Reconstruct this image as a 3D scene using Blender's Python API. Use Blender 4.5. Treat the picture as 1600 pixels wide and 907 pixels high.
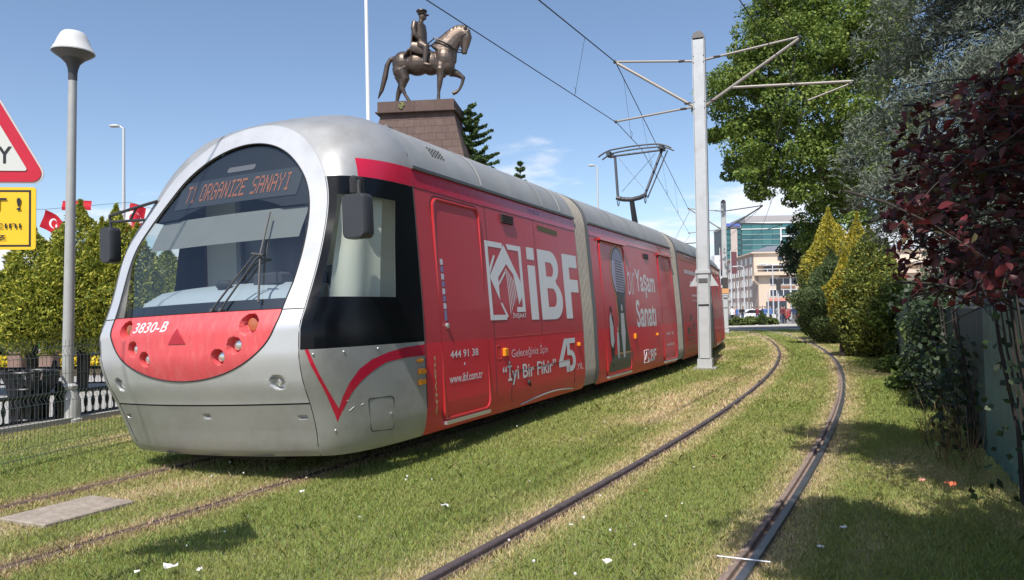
import bpy, math, random
import numpy as np
from mathutils import Vector, Matrix
for o in list(bpy.data.objects): bpy.data.objects.remove(o, do_unlink=True)
scene = bpy.context.scene
COL = scene.collection
R = math.radians
# ------------------------------------------------------------ camera
cam_d = bpy.data.cameras.new('camera'); cam = bpy.data.objects.new('camera', cam_d); COL.objects.link(cam)
cam_d.sensor_width = 36; cam_d.lens = 27.0; cam_d.clip_end = 6000; cam_d.clip_start = .05
cam.matrix_world = Matrix.Translation((0, 0, 1.41)) @ Matrix.Rotation(R(91.7), 4, 'X') @ Matrix.Rotation(R(-.8), 4, 'Z')
scene.camera = cam
# ------------------------------------------------------------ sky and sun
SUN_EL = R(53); SUN_AZ = math.atan2(-.30, -.95)          # behind the camera, to the left
S = Vector((math.sin(SUN_AZ)*math.cos(SUN_EL), math.cos(SUN_AZ)*math.cos(SUN_EL), math.sin(SUN_EL)))
w = bpy.data.worlds.new('World'); scene.world = w; w.use_nodes = True
nt = w.node_tree; N = nt.nodes; L = nt.links
for n in list(N): N.remove(n)
out = N.new('ShaderNodeOutputWorld'); bg = N.new('ShaderNodeBackground'); sky = N.new('ShaderNodeTexSky')
sky.sky_type = 'NISHITA'; sky.sun_disc = False; sky.sun_elevation = SUN_EL; sky.sun_rotation = SUN_AZ % (2*math.pi)
sky.altitude = 1050; sky.air_density = 1.0; sky.dust_density = 1.6; sky.ozone_density = 1.5
bg.inputs['Strength'].default_value = .13
tc = N.new('ShaderNodeTexCoord'); sep = N.new('ShaderNodeSeparateXYZ'); L.new(tc.outputs['Generated'], sep.inputs[0])
def math_node(op, a, b=None):
    m = N.new('ShaderNodeMath'); m.operation = op
    for i, x in enumerate((a, b)):
        if x is None: continue
        if isinstance(x, (int, float)): m.inputs[i].default_value = x
        else: L.new(x, m.inputs[i])
    return m.outputs[0]
# a layer of fair-weather cumulus all round the horizon: flatten directions on a dome, fractal noise, thinning with height
den = math_node('ADD', sep.outputs['Z'], .16)
px = math_node('DIVIDE', sep.outputs['X'], den); py = math_node('DIVIDE', sep.outputs['Y'], den)
cmb = N.new('ShaderNodeCombineXYZ'); L.new(px, cmb.inputs[0]); L.new(py, cmb.inputs[1]); L.new(math_node('MULTIPLY', sep.outputs['Z'], 6.0), cmb.inputs[2])
nz = N.new('ShaderNodeTexNoise'); nz.inputs['Scale'].default_value = 1.25; nz.inputs['Detail'].default_value = 9; nz.inputs['Roughness'].default_value = .56
L.new(cmb.outputs[0], nz.inputs['Vector'])
hgt = N.new('ShaderNodeMapRange'); hgt.inputs['From Min'].default_value = .04; hgt.inputs['From Max'].default_value = .27
hgt.inputs['To Min'].default_value = .235; hgt.inputs['To Max'].default_value = -.24
L.new(sep.outputs['Z'], hgt.inputs['Value'])
cl = math_node('ADD', nz.outputs['Fac'], hgt.outputs[0])
ramp = N.new('ShaderNodeMapRange'); ramp.interpolation_type = 'SMOOTHSTEP'
ramp.inputs['From Min'].default_value = .52; ramp.inputs['From Max'].default_value = .66; ramp.inputs['To Max'].default_value = .88
L.new(cl, ramp.inputs['Value'])
mix = N.new('ShaderNodeMix'); mix.data_type = 'RGBA'
L.new(ramp.outputs[0], mix.inputs['Factor']); L.new(sky.outputs[0], mix.inputs['A']); mix.inputs['B'].default_value = (6.3, 6.4, 6.75, 1)
L.new(mix.outputs['Result'], bg.inputs['Color']); L.new(bg.outputs[0], out.inputs[0])
sl = bpy.data.lights.new('sun', 'SUN'); sl.energy = 4.2; sl.angle = R(.53); sl.color = (1, .955, .88)
so = bpy.data.objects.new('sun', sl); COL.objects.link(so); so.rotation_euler = S.to_track_quat('Z', 'Y').to_euler()
scene.render.engine = 'CYCLES'
scene.view_settings.view_transform = 'Standard'; scene.view_settings.look = 'None'
scene.view_settings.exposure = 0.35; scene.view_settings.gamma = 1.0; scene.view_settings.use_curve_mapping = False
scene.cycles.transparent_max_bounces = 24
# ------------------------------------------------------------ helpers
rng = np.random.default_rng(7); random.seed(7)
MATS = {}
def mat(name, col=(.5,.5,.5), rough=.5, metal=0., var=0., scale=6., bump=0., bscale=60., coat=0., attr=False, transl=0., emit=0., stretch=None, dirt=None, spec=.5):
    if name in MATS: return MATS[name]
    m = bpy.data.materials.new(name); m.use_nodes = True; MATS[name] = m
    t = m.node_tree; b = t.nodes['Principled BSDF']; ln = t.links
    b.inputs['Base Color'].default_value = (*col, 1); b.inputs['Roughness'].default_value = rough; b.inputs['Metallic'].default_value = metal
    b.inputs['Specular IOR Level'].default_value = spec; b.inputs['Coat Weight'].default_value = coat; b.inputs['Coat Roughness'].default_value = .08
    src = None
    co = t.nodes.new('ShaderNodeTexCoord'); vec = co.outputs['Object']
    if stretch:
        mp = t.nodes.new('ShaderNodeMapping'); mp.inputs['Scale'].default_value = stretch; ln.new(vec, mp.inputs['Vector']); vec = mp.outputs[0]
    if attr:
        a = t.nodes.new('ShaderNodeAttribute'); a.attribute_name = 'col'; src = a.outputs['Color']
    if var:
        n = t.nodes.new('ShaderNodeTexNoise'); n.inputs['Scale'].default_value = scale; n.inputs['Detail'].default_value = 6; n.inputs['Roughness'].default_value = .62
        ln.new(vec, n.inputs['Vector'])
        mr = t.nodes.new('ShaderNodeMapRange'); mr.inputs['From Min'].default_value = .3; mr.inputs['From Max'].default_value = .7
        mr.inputs['To Min'].default_value = 1-var; mr.inputs['To Max'].default_value = 1+var; ln.new(n.outputs['Fac'], mr.inputs['Value'])
        vm = t.nodes.new('ShaderNodeVectorMath'); vm.operation = 'SCALE'; ln.new(mr.outputs[0], vm.inputs['Scale'])
        if src: ln.new(src, vm.inputs[0])
        else: vm.inputs[0].default_value = col
        src = vm.outputs[0]
        rr = t.nodes.new('ShaderNodeMapRange'); rr.inputs['To Min'].default_value = max(.02, rough-.1); rr.inputs['To Max'].default_value = min(1, rough+.12)
        ln.new(n.outputs['Fac'], rr.inputs['Value']); ln.new(rr.outputs[0], b.inputs['Roughness'])
    if dirt:                                              # (colour, amount, scale): blotches of grime
        n2 = t.nodes.new('ShaderNodeTexNoise'); n2.inputs['Scale'].default_value = dirt[2]; n2.inputs['Detail'].default_value = 8; n2.inputs['Roughness'].default_value = .7
        ln.new(vec, n2.inputs['Vector'])
        m2 = t.nodes.new('ShaderNodeMapRange'); m2.inputs['From Min'].default_value = .48; m2.inputs['From Max'].default_value = .75; m2.inputs['To Max'].default_value = dirt[1]
        ln.new(n2.outputs['Fac'], m2.inputs['Value'])
        mx = t.nodes.new('ShaderNodeMix'); mx.data_type = 'RGBA'; ln.new(m2.outputs[0], mx.inputs['Factor'])
        if src: ln.new(src, mx.inputs['A'])
        else: mx.inputs['A'].default_value = (*col, 1)
        mx.inputs['B'].default_value = (*dirt[0], 1); src = mx.outputs['Result']
    if src: ln.new(src, b.inputs['Base Color'])
    if bump:
        n = t.nodes.new('ShaderNodeTexNoise'); n.inputs['Scale'].default_value = bscale; n.inputs['Detail'].default_value = 5; ln.new(vec, n.inputs['Vector'])
        bp = t.nodes.new('ShaderNodeBump'); bp.inputs['Strength'].default_value = bump; bp.inputs['Distance'].default_value = .02
        ln.new(n.outputs['Fac'], bp.inputs['Height']); ln.new(bp.outputs[0], b.inputs['Normal'])
    if emit:
        b.inputs['Emission Color'].default_value = (*col, 1); b.inputs['Emission Strength'].default_value = emit
    if transl:
        tr = t.nodes.new('ShaderNodeBsdfTranslucent'); ms = t.nodes.new('ShaderNodeMixShader'); ms.inputs[0].default_value = transl
        if src: ln.new(src, tr.inputs['Color'])
        else: tr.inputs['Color'].default_value = (*col, 1)
        ln.new(b.outputs[0], ms.inputs[1]); ln.new(tr.outputs[0], ms.inputs[2]); ln.new(ms.outputs[0], t.nodes['Material Output'].inputs['Surface'])
    return m
def glass(name, tint=(.8,.85,.85), ior=1.5, rough=.01):
    if name in MATS: return MATS[name]
    m = bpy.data.materials.new(name); m.use_nodes = True; MATS[name] = m
    t = m.node_tree; t.nodes.remove(t.nodes['Principled BSDF'])
    tr = t.nodes.new('ShaderNodeBsdfTransparent'); tr.inputs[0].default_value = (*tint, 1)
    gl = t.nodes.new('ShaderNodeBsdfGlossy'); gl.inputs['Roughness'].default_value = rough
    ge = t.nodes.new('ShaderNodeNewGeometry'); dt = t.nodes.new('ShaderNodeVectorMath'); dt.operation = 'DOT_PRODUCT'
    t.links.new(ge.outputs['Incoming'], dt.inputs[0]); t.links.new(ge.outputs['Normal'], dt.inputs[1])
    def mn(op, a, b=0.):
        q = t.nodes.new('ShaderNodeMath'); q.operation = op; q.use_clamp = op == 'SUBTRACT'
        for i, x in enumerate((a, b)):
            if isinstance(x, (int, float)): q.inputs[i].default_value = x
            else: t.links.new(x, q.inputs[i])
        return q.outputs[0]
    f0 = ((ior-1)/(ior+1))**2*1.9                      # both faces of the pane
    fr = mn('ADD', mn('MULTIPLY', mn('POWER', mn('SUBTRACT', 1., mn('ABSOLUTE', dt.outputs['Value'])), 5.), 1-f0), f0)
    ms = t.nodes.new('ShaderNodeMixShader'); t.links.new(fr, ms.inputs[0]); t.links.new(tr.outputs[0], ms.inputs[1]); t.links.new(gl.outputs[0], ms.inputs[2])
    t.links.new(ms.outputs[0], t.nodes['Material Output'].inputs['Surface'])
    return m
def tag(o, label=None, cat=None, group=None, kind=None):
    if label: o['label'] = label
    if cat: o['category'] = cat
    if group: o['group'] = group
    if kind: o['kind'] = kind
    return o
def empty(name, loc=(0,0,0), rz=0):
    o = bpy.data.objects.new(name, None); COL.objects.link(o); o.location = loc; o.rotation_euler = (0,0,rz); o.empty_display_size = .2; return o
def link(name, me, parent=None, loc=None, rot=None):
    o = bpy.data.objects.new(name, me); COL.objects.link(o); o.parent = parent
    if loc is not None: o.location = loc
    if rot is not None: o.rotation_euler = rot
    return o
def copy_tree(o, parent=None):
    c = o.copy(); COL.objects.link(c); c.parent = parent
    for ch in list(o.children): copy_tree(ch, c)
    return c
class MB:
    def __init__(s): s.v = []; s.f = []; s.m = []
    def add(s, vs, fs, mi=0):
        n = len(s.v); s.v += [tuple(map(float, q)) for q in vs]; s.f += [tuple(i+n for i in q) for q in fs]; s.m += [mi]*len(fs); return s
    def box(s, a, b, mi=0, mtx=None):
        (x0,y0,z0),(x1,y1,z1) = a, b
        vs = [(x0,y0,z0),(x1,y0,z0),(x1,y1,z0),(x0,y1,z0),(x0,y0,z1),(x1,y0,z1),(x1,y1,z1),(x0,y1,z1)]
        if mtx is not None: vs = [mtx @ Vector(q) for q in vs]
        return s.add(vs, [(0,3,2,1),(4,5,6,7),(0,1,5,4),(1,2,6,5),(2,3,7,6),(3,0,4,7)], mi)
    def cbox(s, c, d, mi=0, rz=0, bev=0):
        m = Matrix.Translation(c) @ Matrix.Rotation(rz, 4, 'Z'); h = [q/2 for q in d]
        if not bev: return s.box([-q for q in h], h, mi, m)
        b = bev; X,Y,Z = h                                  # chamfered vertical edges and top
        ring = [(X-b,-Y),(X,-Y+b),(X,Y-b),(X-b,Y),(-X+b,Y),(-X,Y-b),(-X,-Y+b),(-X+b,-Y)]
        k = lambda z, f: [m @ Vector((p*f if abs(p)>1e-9 else 0, q*f if abs(q)>1e-9 else 0, z)) for p, q in ring]
        fx = (X-b)/X
        vs = k(-Z,1)+k(Z-b,1)+[m @ Vector((p*(X-b)/X, q*(Y-b)/Y, Z)) for p, q in ring]
        fs = [tuple(range(7,-1,-1))]+[(i,(i+1)%8,8+(i+1)%8,8+i) for i in range(8)]+[(8+i,8+(i+1)%8,16+(i+1)%8,16+i) for i in range(8)]+[tuple(range(16,24))]
        return s.add(vs, fs, mi)
    def tube(s, pts, rad, n=8, mi=0, caps=True, flat=None):
        P = [Vector(p) for p in pts]; k = len(P)
        if isinstance(rad, (int, float)): rad = [rad]*k
        T = [(P[min(i+1,k-1)]-P[max(i-1,0)]).normalized() for i in range(k)]
        up = Vector((0,0,1)) if abs(T[0].z) < .95 else Vector((0,1,0))
        u = T[0].cross(up).normalized(); vs = []
        for i in range(k):
            u = (u - T[i]*u.dot(T[i])).normalized(); v = T[i].cross(u)
            r = rad[i]; ru, rv = r if isinstance(r, (tuple, list)) else (r, r)
            for j in range(n):
                a = 2*math.pi*j/n; vs.append(P[i] + u*(ru*math.cos(a)) + v*(rv*math.sin(a)))
        fs = [(i*n+j, i*n+(j+1)%n, (i+1)*n+(j+1)%n, (i+1)*n+j) for i in range(k-1) for j in range(n)]
        if caps: fs += [tuple(range(n-1,-1,-1)), tuple(range((k-1)*n, k*n))]
        return s.add(vs, fs, mi)
    def lathe(s, prof, n=24, c=(0,0,0), mi=0, caps=True):
        vs = [(c[0]+r*math.cos(2*math.pi*j/n), c[1]+r*math.sin(2*math.pi*j/n), c[2]+z) for r, z in prof for j in range(n)]; k = len(prof)
        fs = [(i*n+j, i*n+(j+1)%n, (i+1)*n+(j+1)%n, (i+1)*n+j) for i in range(k-1) for j in range(n)]
        if caps: fs += [tuple(range(n-1,-1,-1)), tuple(range((k-1)*n, k*n))]
        return s.add(vs, fs, mi)
    def ball(s, c, r, n=10, mi=0):
        r = r if isinstance(r, (tuple, list)) else (r,r,r); m = n//2+1
        vs = [(c[0]+r[0]*math.sin(math.pi*i/m)*math.cos(2*math.pi*j/n), c[1]+r[1]*math.sin(math.pi*i/m)*math.sin(2*math.pi*j/n), c[2]+r[2]*math.cos(math.pi*i/m)) for i in range(m+1) for j in range(n)]
        return s.add(vs, [(i*n+j,(i+1)*n+j,(i+1)*n+(j+1)%n,i*n+(j+1)%n) for i in range(m) for j in range(n)], mi)
    def grid(s, P, mi=0, flip=False):
        a, b = P.shape[:2]; n = 0
        fs = [(i*b+j, i*b+j+1, (i+1)*b+j+1, (i+1)*b+j) for i in range(a-1) for j in range(b-1)]
        if flip: fs = [q[::-1] for q in fs]
        return s.add(P.reshape(-1,3), fs, mi)
    def build(s, name, mats, parent=None, smooth=True, loc=None, rot=None, angle=38):
        me = bpy.data.meshes.new(name); me.from_pydata(s.v, [], s.f)
        for m in (mats if isinstance(mats, (list, tuple)) else [mats]): me.materials.append(m)
        me.polygons.foreach_set('material_index', s.m)
        if smooth:
            me.shade_smooth(); me.set_sharp_from_angle(angle=R(angle))
        me.update()
        return link(name, me, parent, loc, rot)
def prism(mb, poly, y0, y1, mi=0, mp=None):
    """2-D polygon extruded between two depths; mp maps (a,b,d) to a point"""
    mp = mp or (lambda a,b,d: (a,d,b)); n = len(poly)
    vs = [mp(a,b,y0) for a,b in poly]+[mp(a,b,y1) for a,b in poly]
    return mb.add(vs, [tuple(range(n)), tuple(range(2*n-1,n-1,-1))]+[(i,i+n,(i+1)%n+n,(i+1)%n) for i in range(n)], mi)
def np_mesh(name, V, F, mats, cols=None, smooth=False):
    V = np.ascontiguousarray(V, dtype=np.float32); F = np.ascontiguousarray(F, dtype=np.int32); k = F.shape[1]
    me = bpy.data.meshes.new(name); me.vertices.add(len(V)); me.vertices.foreach_set('co', V.ravel())
    me.loops.add(F.size); me.loops.foreach_set('vertex_index', F.ravel())
    me.polygons.add(len(F)); me.polygons.foreach_set('loop_start', np.arange(0, F.size, k, dtype=np.int32))
    me.materials.append(mats)
    if cols is not None:
        a = me.attributes.new('col', 'FLOAT_COLOR', 'POINT'); c4 = np.ones((len(V),4), np.float32); c4[:,:3] = cols; a.data.foreach_set('color', c4.ravel())
    me.update(calc_edges=True); me.validate()
    return me
def eval_mesh(o):
    bpy.context.view_layer.update(); dg = bpy.context.evaluated_depsgraph_get()
    e = o.evaluated_get(dg); return bpy.data.meshes.new_from_object(e)
def remeshed(mb, name, mt, voxel, smooth=4):
    """joins overlapping tubes and ellipsoids into one continuous skin"""
    o = mb.build('tmp', mt, smooth=False)
    m = o.modifiers.new('r', 'REMESH'); m.mode = 'VOXEL'; m.voxel_size = voxel
    if smooth: s_ = o.modifiers.new('s', 'SMOOTH'); s_.iterations = smooth; s_.factor = .5
    me = eval_mesh(o); bpy.data.objects.remove(o, do_unlink=True); me.name = name; me.shade_smooth()
    if not me.materials: me.materials.append(mt)
    return me
def curve2d(cu):
    o = bpy.data.objects.new('tmpc', cu); COL.objects.link(o); me = eval_mesh(o)
    V = [(v.co.x, v.co.y) for v in me.vertices]; F = [tuple(p.vertices) for p in me.polygons]
    bpy.data.objects.remove(o, do_unlink=True); bpy.data.meshes.remove(me); return V, F
def text2d(s, bold=0., shear=0., spacing=1.):
    cu = bpy.data.curves.new('t', 'FONT'); cu.body = s; cu.size = 1; cu.offset = bold; cu.shear = shear; cu.resolution_u = 3; cu.space_character = spacing
    return curve2d(cu)
def shape2d(loops):
    cu = bpy.data.curves.new('s', 'CURVE'); cu.dimensions = '2D'; cu.fill_mode = 'BOTH'
    for lp in loops:
        sp = cu.splines.new('POLY'); sp.points.add(len(lp)-1); sp.use_cyclic_u = True
        for p, q in zip(sp.points, lp): p.co = (q[0], q[1], 0, 1)
    return curve2d(cu)
def fit(VF, a0, a1, b0, b1):
    V, F = VF; xs = [q[0] for q in V]; ys = [q[1] for q in V]
    sx = (a1-a0)/(max(xs)-min(xs)); sy = (b1-b0)/(max(ys)-min(ys))
    return [((q[0]-min(xs))*sx+a0, (q[1]-min(ys))*sy+b0) for q in V], F
def printed(mb, VF, mp, mi=0):
    V, F = VF; return mb.add([mp(a,b) for a,b in V], F, mi)
def arc(cx, cy, r, a0, a1, n=10, ry=None):
    ry = ry or r; return [(cx+r*math.cos(R(a0+(a1-a0)*i/n)), cy+ry*math.sin(R(a0+(a1-a0)*i/n))) for i in range(n+1)]
class Noise2:
    def __init__(s, seed, n=128): s.g = np.random.default_rng(seed).random((n,n)); s.n = n
    def __call__(s, x, y, oct=3):
        v = 0; a = .5; t = 0
        for k in range(oct):
            xi = np.floor(x).astype(int); yi = np.floor(y).astype(int); fx = x-xi; fy = y-yi; fx = fx*fx*(3-2*fx); fy = fy*fy*(3-2*fy); g = s.g; n = s.n
            v = v + a*((g[xi%n,yi%n]*(1-fx)+g[(xi+1)%n,yi%n]*fx)*(1-fy)+(g[xi%n,(yi+1)%n]*(1-fx)+g[(xi+1)%n,(yi+1)%n]*fx)*fy); t += a; a *= .5; x = x*2.03+17; y = y*2.03+31
        return v/t
def pchip(x,xs,ys):
    xs=np.asarray(xs,float); ys=np.asarray(ys,float); h=np.diff(xs); d=np.diff(ys)/h
    m=np.zeros_like(ys); m[0]=d[0]; m[-1]=d[-1]
    for i in range(1,len(xs)-1):
        m[i]=0 if d[i-1]*d[i]<=0 else 2*d[i-1]*d[i]/(d[i-1]+d[i])
    x=np.clip(x,xs[0],xs[-1]); i=np.clip(np.searchsorted(xs,x)-1,0,len(xs)-2)
    t=(x-xs[i])/h[i]; t2=t*t; t3=t2*t
    return (2*t3-3*t2+1)*ys[i]+(t3-2*t2+t)*h[i]*m[i]+(-2*t3+3*t2)*ys[i+1]+(t3-t2)*h[i]*m[i+1]
WZ=[.2,.26,.34,.48,1.08,2.0,2.6,2.78,2.9,3.0,3.1,3.2,3.3,3.37,3.42,3.45]
WY=[1.33,1.365,1.385,1.4,1.4,1.365,1.335,1.32,1.295,1.255,1.19,1.09,.92,.74,.51,0]
def Ws(z): return pchip(z,WZ,WY)
XZ=[.2,.26,.45,.66,.87,1.1,1.26,1.44,1.7,2.0,2.57,2.8,3.05,3.25,3.33,3.4,3.45]
XX=[.10,.05,-.03,-.12,-.23,-.285,-.285,-.215,-.09,.07,.39,.49,.63,.76,.93,1.15,1.38]
def Xc(z): return pchip(z,XZ,XX)
def SU(z): t=np.clip((np.asarray(z,float)-1.5)/.7,0,1); return t*t*(3-2*t)
def Yb(z):
    z=np.asarray(z,float)
    up=.985*np.sqrt(np.clip(1-np.clip((z-1.65)/1.40,0,1)**2.3,0,1))
    mid=.985-(1.65-z)*.12
    red=.96*np.sqrt(np.clip(1-np.clip((1.44-z)/.57,0,1)**2.2,0,1))
    return np.where(z>1.65,up,np.where(z>1.44,mid,red))*(1+.06*SU(z))
def Yo(z):
    z=np.asarray(z,float)
    up=1.145*np.sqrt(np.clip(1-np.clip((z-1.6)/1.65,0,1)**2.3,0,1))
    lo=pchip(z,[.2,.45,.72,1.0,1.41,1.6],[1.03,1.08,1.10,1.12,1.14,1.145])
    return np.where(z>1.6,up,lo)*(1+.055*SU(z))
XE=1.38; KN=.135
def Xf(y,z): return Xc(z)+(KN-.07*SU(z))*np.asarray(y)**2
def cab(c,z):
    """cab flank: c 0 at mask edge .. 1 at the seam; returns x, half width"""
    yo=Yo(z); w=Ws(z); x0=Xf(yo,z)
    t=np.clip(yo/1.1,0,1); d=(w-yo)
    a=.30+.25*(1-t)
    p1x=x0+.025; p1y=yo+d*(.85-.22*np.clip((np.asarray(z)-2.2)/.6,0,1)); p2x=XE-(XE-x0)*.58; p2y=w
    b0=(1-c)**3; b1=3*c*(1-c)**2; b2=3*c*c*(1-c); b3=c**3
    return b0*x0+b1*p1x+b2*p2x+b3*XE, b0*yo+b1*p1y+b2*p2y+b3*w
# ------------------------------------------------------------ ground, lawn, roads
# the two tracks curve gently to the left: centre of the near track x = f(y)
def near_c(y):
    return np.polyval([3.35084e-05,-6.486612e-03,.5974266,-1.9860057], y)
def near_d(y): return np.polyval(np.polyder(np.array([3.35084e-05,-6.486612e-03,.5974266,-1.9860057])), y)
PHIS = [24, 24.6, 22.6, 18.5, 14.5]; LENS = [6.35, 6.45, 5.25, 6.0]; TILT = R(2.0)
O0 = Vector((-2.65, 6.66, 0)); ORG = [O0]
for p_, l_ in zip(PHIS, LENS): ORG.append(ORG[-1]+Vector((math.sin(R(p_)), math.cos(R(p_)), 0))*l_)
far_pts = [(-7.4,-4.0),(-5.2,1.0),(-3.95,3.95),(-3.10,5.8)]+[(o.x,o.y) for o in ORG[1:]]+[(8.2,34.6),(10.1,43.5),(11.3,52)]
_fy = np.array([p[1] for p in far_pts]); _fx = np.array([p[0] for p in far_pts])
_fp = np.polyfit(_fy, _fx, 5)
def far_c(y): return np.polyval(_fp, y)
def far_d(y): return np.polyval(np.polyder(_fp), y)
def fence_x(y): return 3.67+(y-5.65)*.437-.0011*np.clip(y-14,0,99)**2*.6     # line of the green fence on the right
def rail_l_x(y): return -6.34+(y-9.52)*.31                                     # line of the low iron railing on the left
def sheet(name, pts, z, m, parent=None):
    me = bpy.data.meshes.new(name); me.from_pydata([(x,y,z) for x,y in pts], [], [tuple(range(len(pts)))]); me.materials.append(m); return link(name, me, parent)
G_ = 1500
tag(sheet('ground', [(-G_,-G_),(G_,-G_),(G_,G_),(-G_,G_)], -.05, mat('paving_far', (.30,.28,.26), .9, var=.15, scale=.4)), kind='structure')
# lawn: a gently uneven grid between the iron railing and the green fence
ys = np.concatenate([np.arange(-12,14,.5), np.arange(14,53.1,1.5)]); rows = []
for y in ys: rows.append([(x, y, 0) for x in np.linspace(rail_l_x(y) if y < 30 else rail_l_x(30)+(y-30)*.5, fence_x(y)+1.2, 24)])
P = np.array(rows); P[...,2] = -.036+.012*Noise2(3)(P[...,0]*.8, P[...,1]*.8)
lawn_m = mat('lawn_soil', (.24,.235,.11), .95, var=.3, scale=1.6, bump=.5, bscale=30, dirt=((.34,.26,.15), .7, .9))
lawn = MB().grid(P).build('lawn', lawn_m); tag(lawn, kind='structure')
# pavements and roads on the left of the railing
pav = mat('pavement_slabs', (.36,.345,.325), .85, var=.14, scale=3, bump=.15, bscale=25)
def strip(y, off0, off1): return None
Lx = lambda y, o: (rail_l_x(y)-o*.955, y+o*.296)
tag(sheet('pavement', [Lx(-12,.03), Lx(48,.03), Lx(48,6.0), Lx(-12,6.0)], .0, pav), kind='structure')
k_ = MB(); k_.box((0,0,-.05),(.16,60,.075))
kb = k_.build('kerb', mat('kerb_stone', (.42,.40,.37), .85, var=.12, scale=8), smooth=False, loc=(rail_l_x(-12)-.08,-12,0), rot=(0,0,-math.atan(.31))); tag(kb, kind='structure')
tag(sheet('plaza', [Lx(-12,6.02), Lx(48,6.02), Lx(48,9.5), Lx(-12,9.5)], -.008, mat('plaza_slabs', (.33,.32,.31), .85, var=.1, scale=2)), kind='structure')
asph = mat('asphalt', (.062,.062,.066), .9, var=.2, scale=5, bump=.3, bscale=80)
tag(sheet('street', [Lx(-14,9.6), Lx(60,9.6), Lx(60,22), Lx(-14,22)], -.012, asph), kind='structure')
# crossing road at the far end of the lawn, with a kerbed planted island
tag(sheet('road', [(2,53.5),(60,53.2),(80,66),(80,80),(2,72)], -.004, asph), kind='structure')
kr = MB(); kr.tube([(2,53.3,0),(30,53.1,0),(58,53,0)], .10, 6)
tag(kr.build('road_kerb', mat('kerb_stone'), smooth=False), kind='structure')
# ------------------------------------------------------------ rails
steel = mat('rail_steel', (.20,.205,.225), .38, metal=.8, var=.2, scale=10, stretch=(1,1,1))
rust = mat('rail_rust', (.115,.075,.062), .8, var=.3, scale=14, bump=.2)
rust_l = mat('rail_band_pale', (.25,.185,.155), .85, var=.25, scale=9, bump=.2)
steel_d = mat('rail_steel_dull', (.13,.105,.108), .55, metal=.4, var=.3, scale=12)
def rail(cf, df, side, y0, y1, label, wide=1., head=None, low=0., band=None):
    ys_ = np.concatenate([np.arange(y0, 14, .35), np.arange(14, y1, .9)]); C = []
    for y in ys_:
        d = df(y); n = Vector((1, -d, 0)).normalized(); C.append((Vector((cf(y), y, 0)), n))
    # profile across the track, outwards from the running edge: running head, groove, guard lip, rubber filler
    s = side
    def ribbon(prof, mi):
        Q = np.array([[tuple(c+n*(s*(.7175+a))+Vector((0,0,z-low))) for a, z in prof] for c, n in C]); mb.grid(Q, mi, flip=s < 0)
    mb = MB()
    ribbon([(.056,-.05),(.055,.012),(.049,.020),(.006,.020),(.0,.012),(-.003,-.018)], 0)
    ribbon([(-.003,-.018),(-.036,-.018)], 1)
    ribbon([(-.036,-.018),(-.038,.010),(-.042,.014),(-.058,.014),(-.062,.006),(-.064,-.05)], 1)
    hd = mb.build('tram_rail', [head or steel_d, band or rust], smooth=False)
    fb = MB(); mb = fb
    ribbon([(-.064,.0),(-.068-.05*(wide-1)/.35,.004),(-.074-.05*(wide-1)/.35,-.05)], 0)
    ribbon([(.066,-.05),(.062,-.002),(.055,-.002)], 0)
    fb.build('rail_filler', band or rust, hd)
    tag(hd, label, 'rail', 'rails of the two curved tram tracks')
    return hd
rr_ = rail(near_c, near_d, 1, -6, 53, 'shiny grooved tram rail curving along the right side of the lawn', 1.12, steel, 0., rust_l)
rail(near_c, near_d, -1, -6, 53, 'dark tram rail crossing the middle of the lawn beside the tram', 1., None, .008)
rail(far_c, far_d, 1, -3, 52, 'tram rail in dry grass nearest the concrete slab, running under the tram', 1., rust, .020)
rail(far_c, far_d, -1, -3, 52, 'tram rail at far left beside the wire fence, running under the tram', 1., rust, .018)
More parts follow.
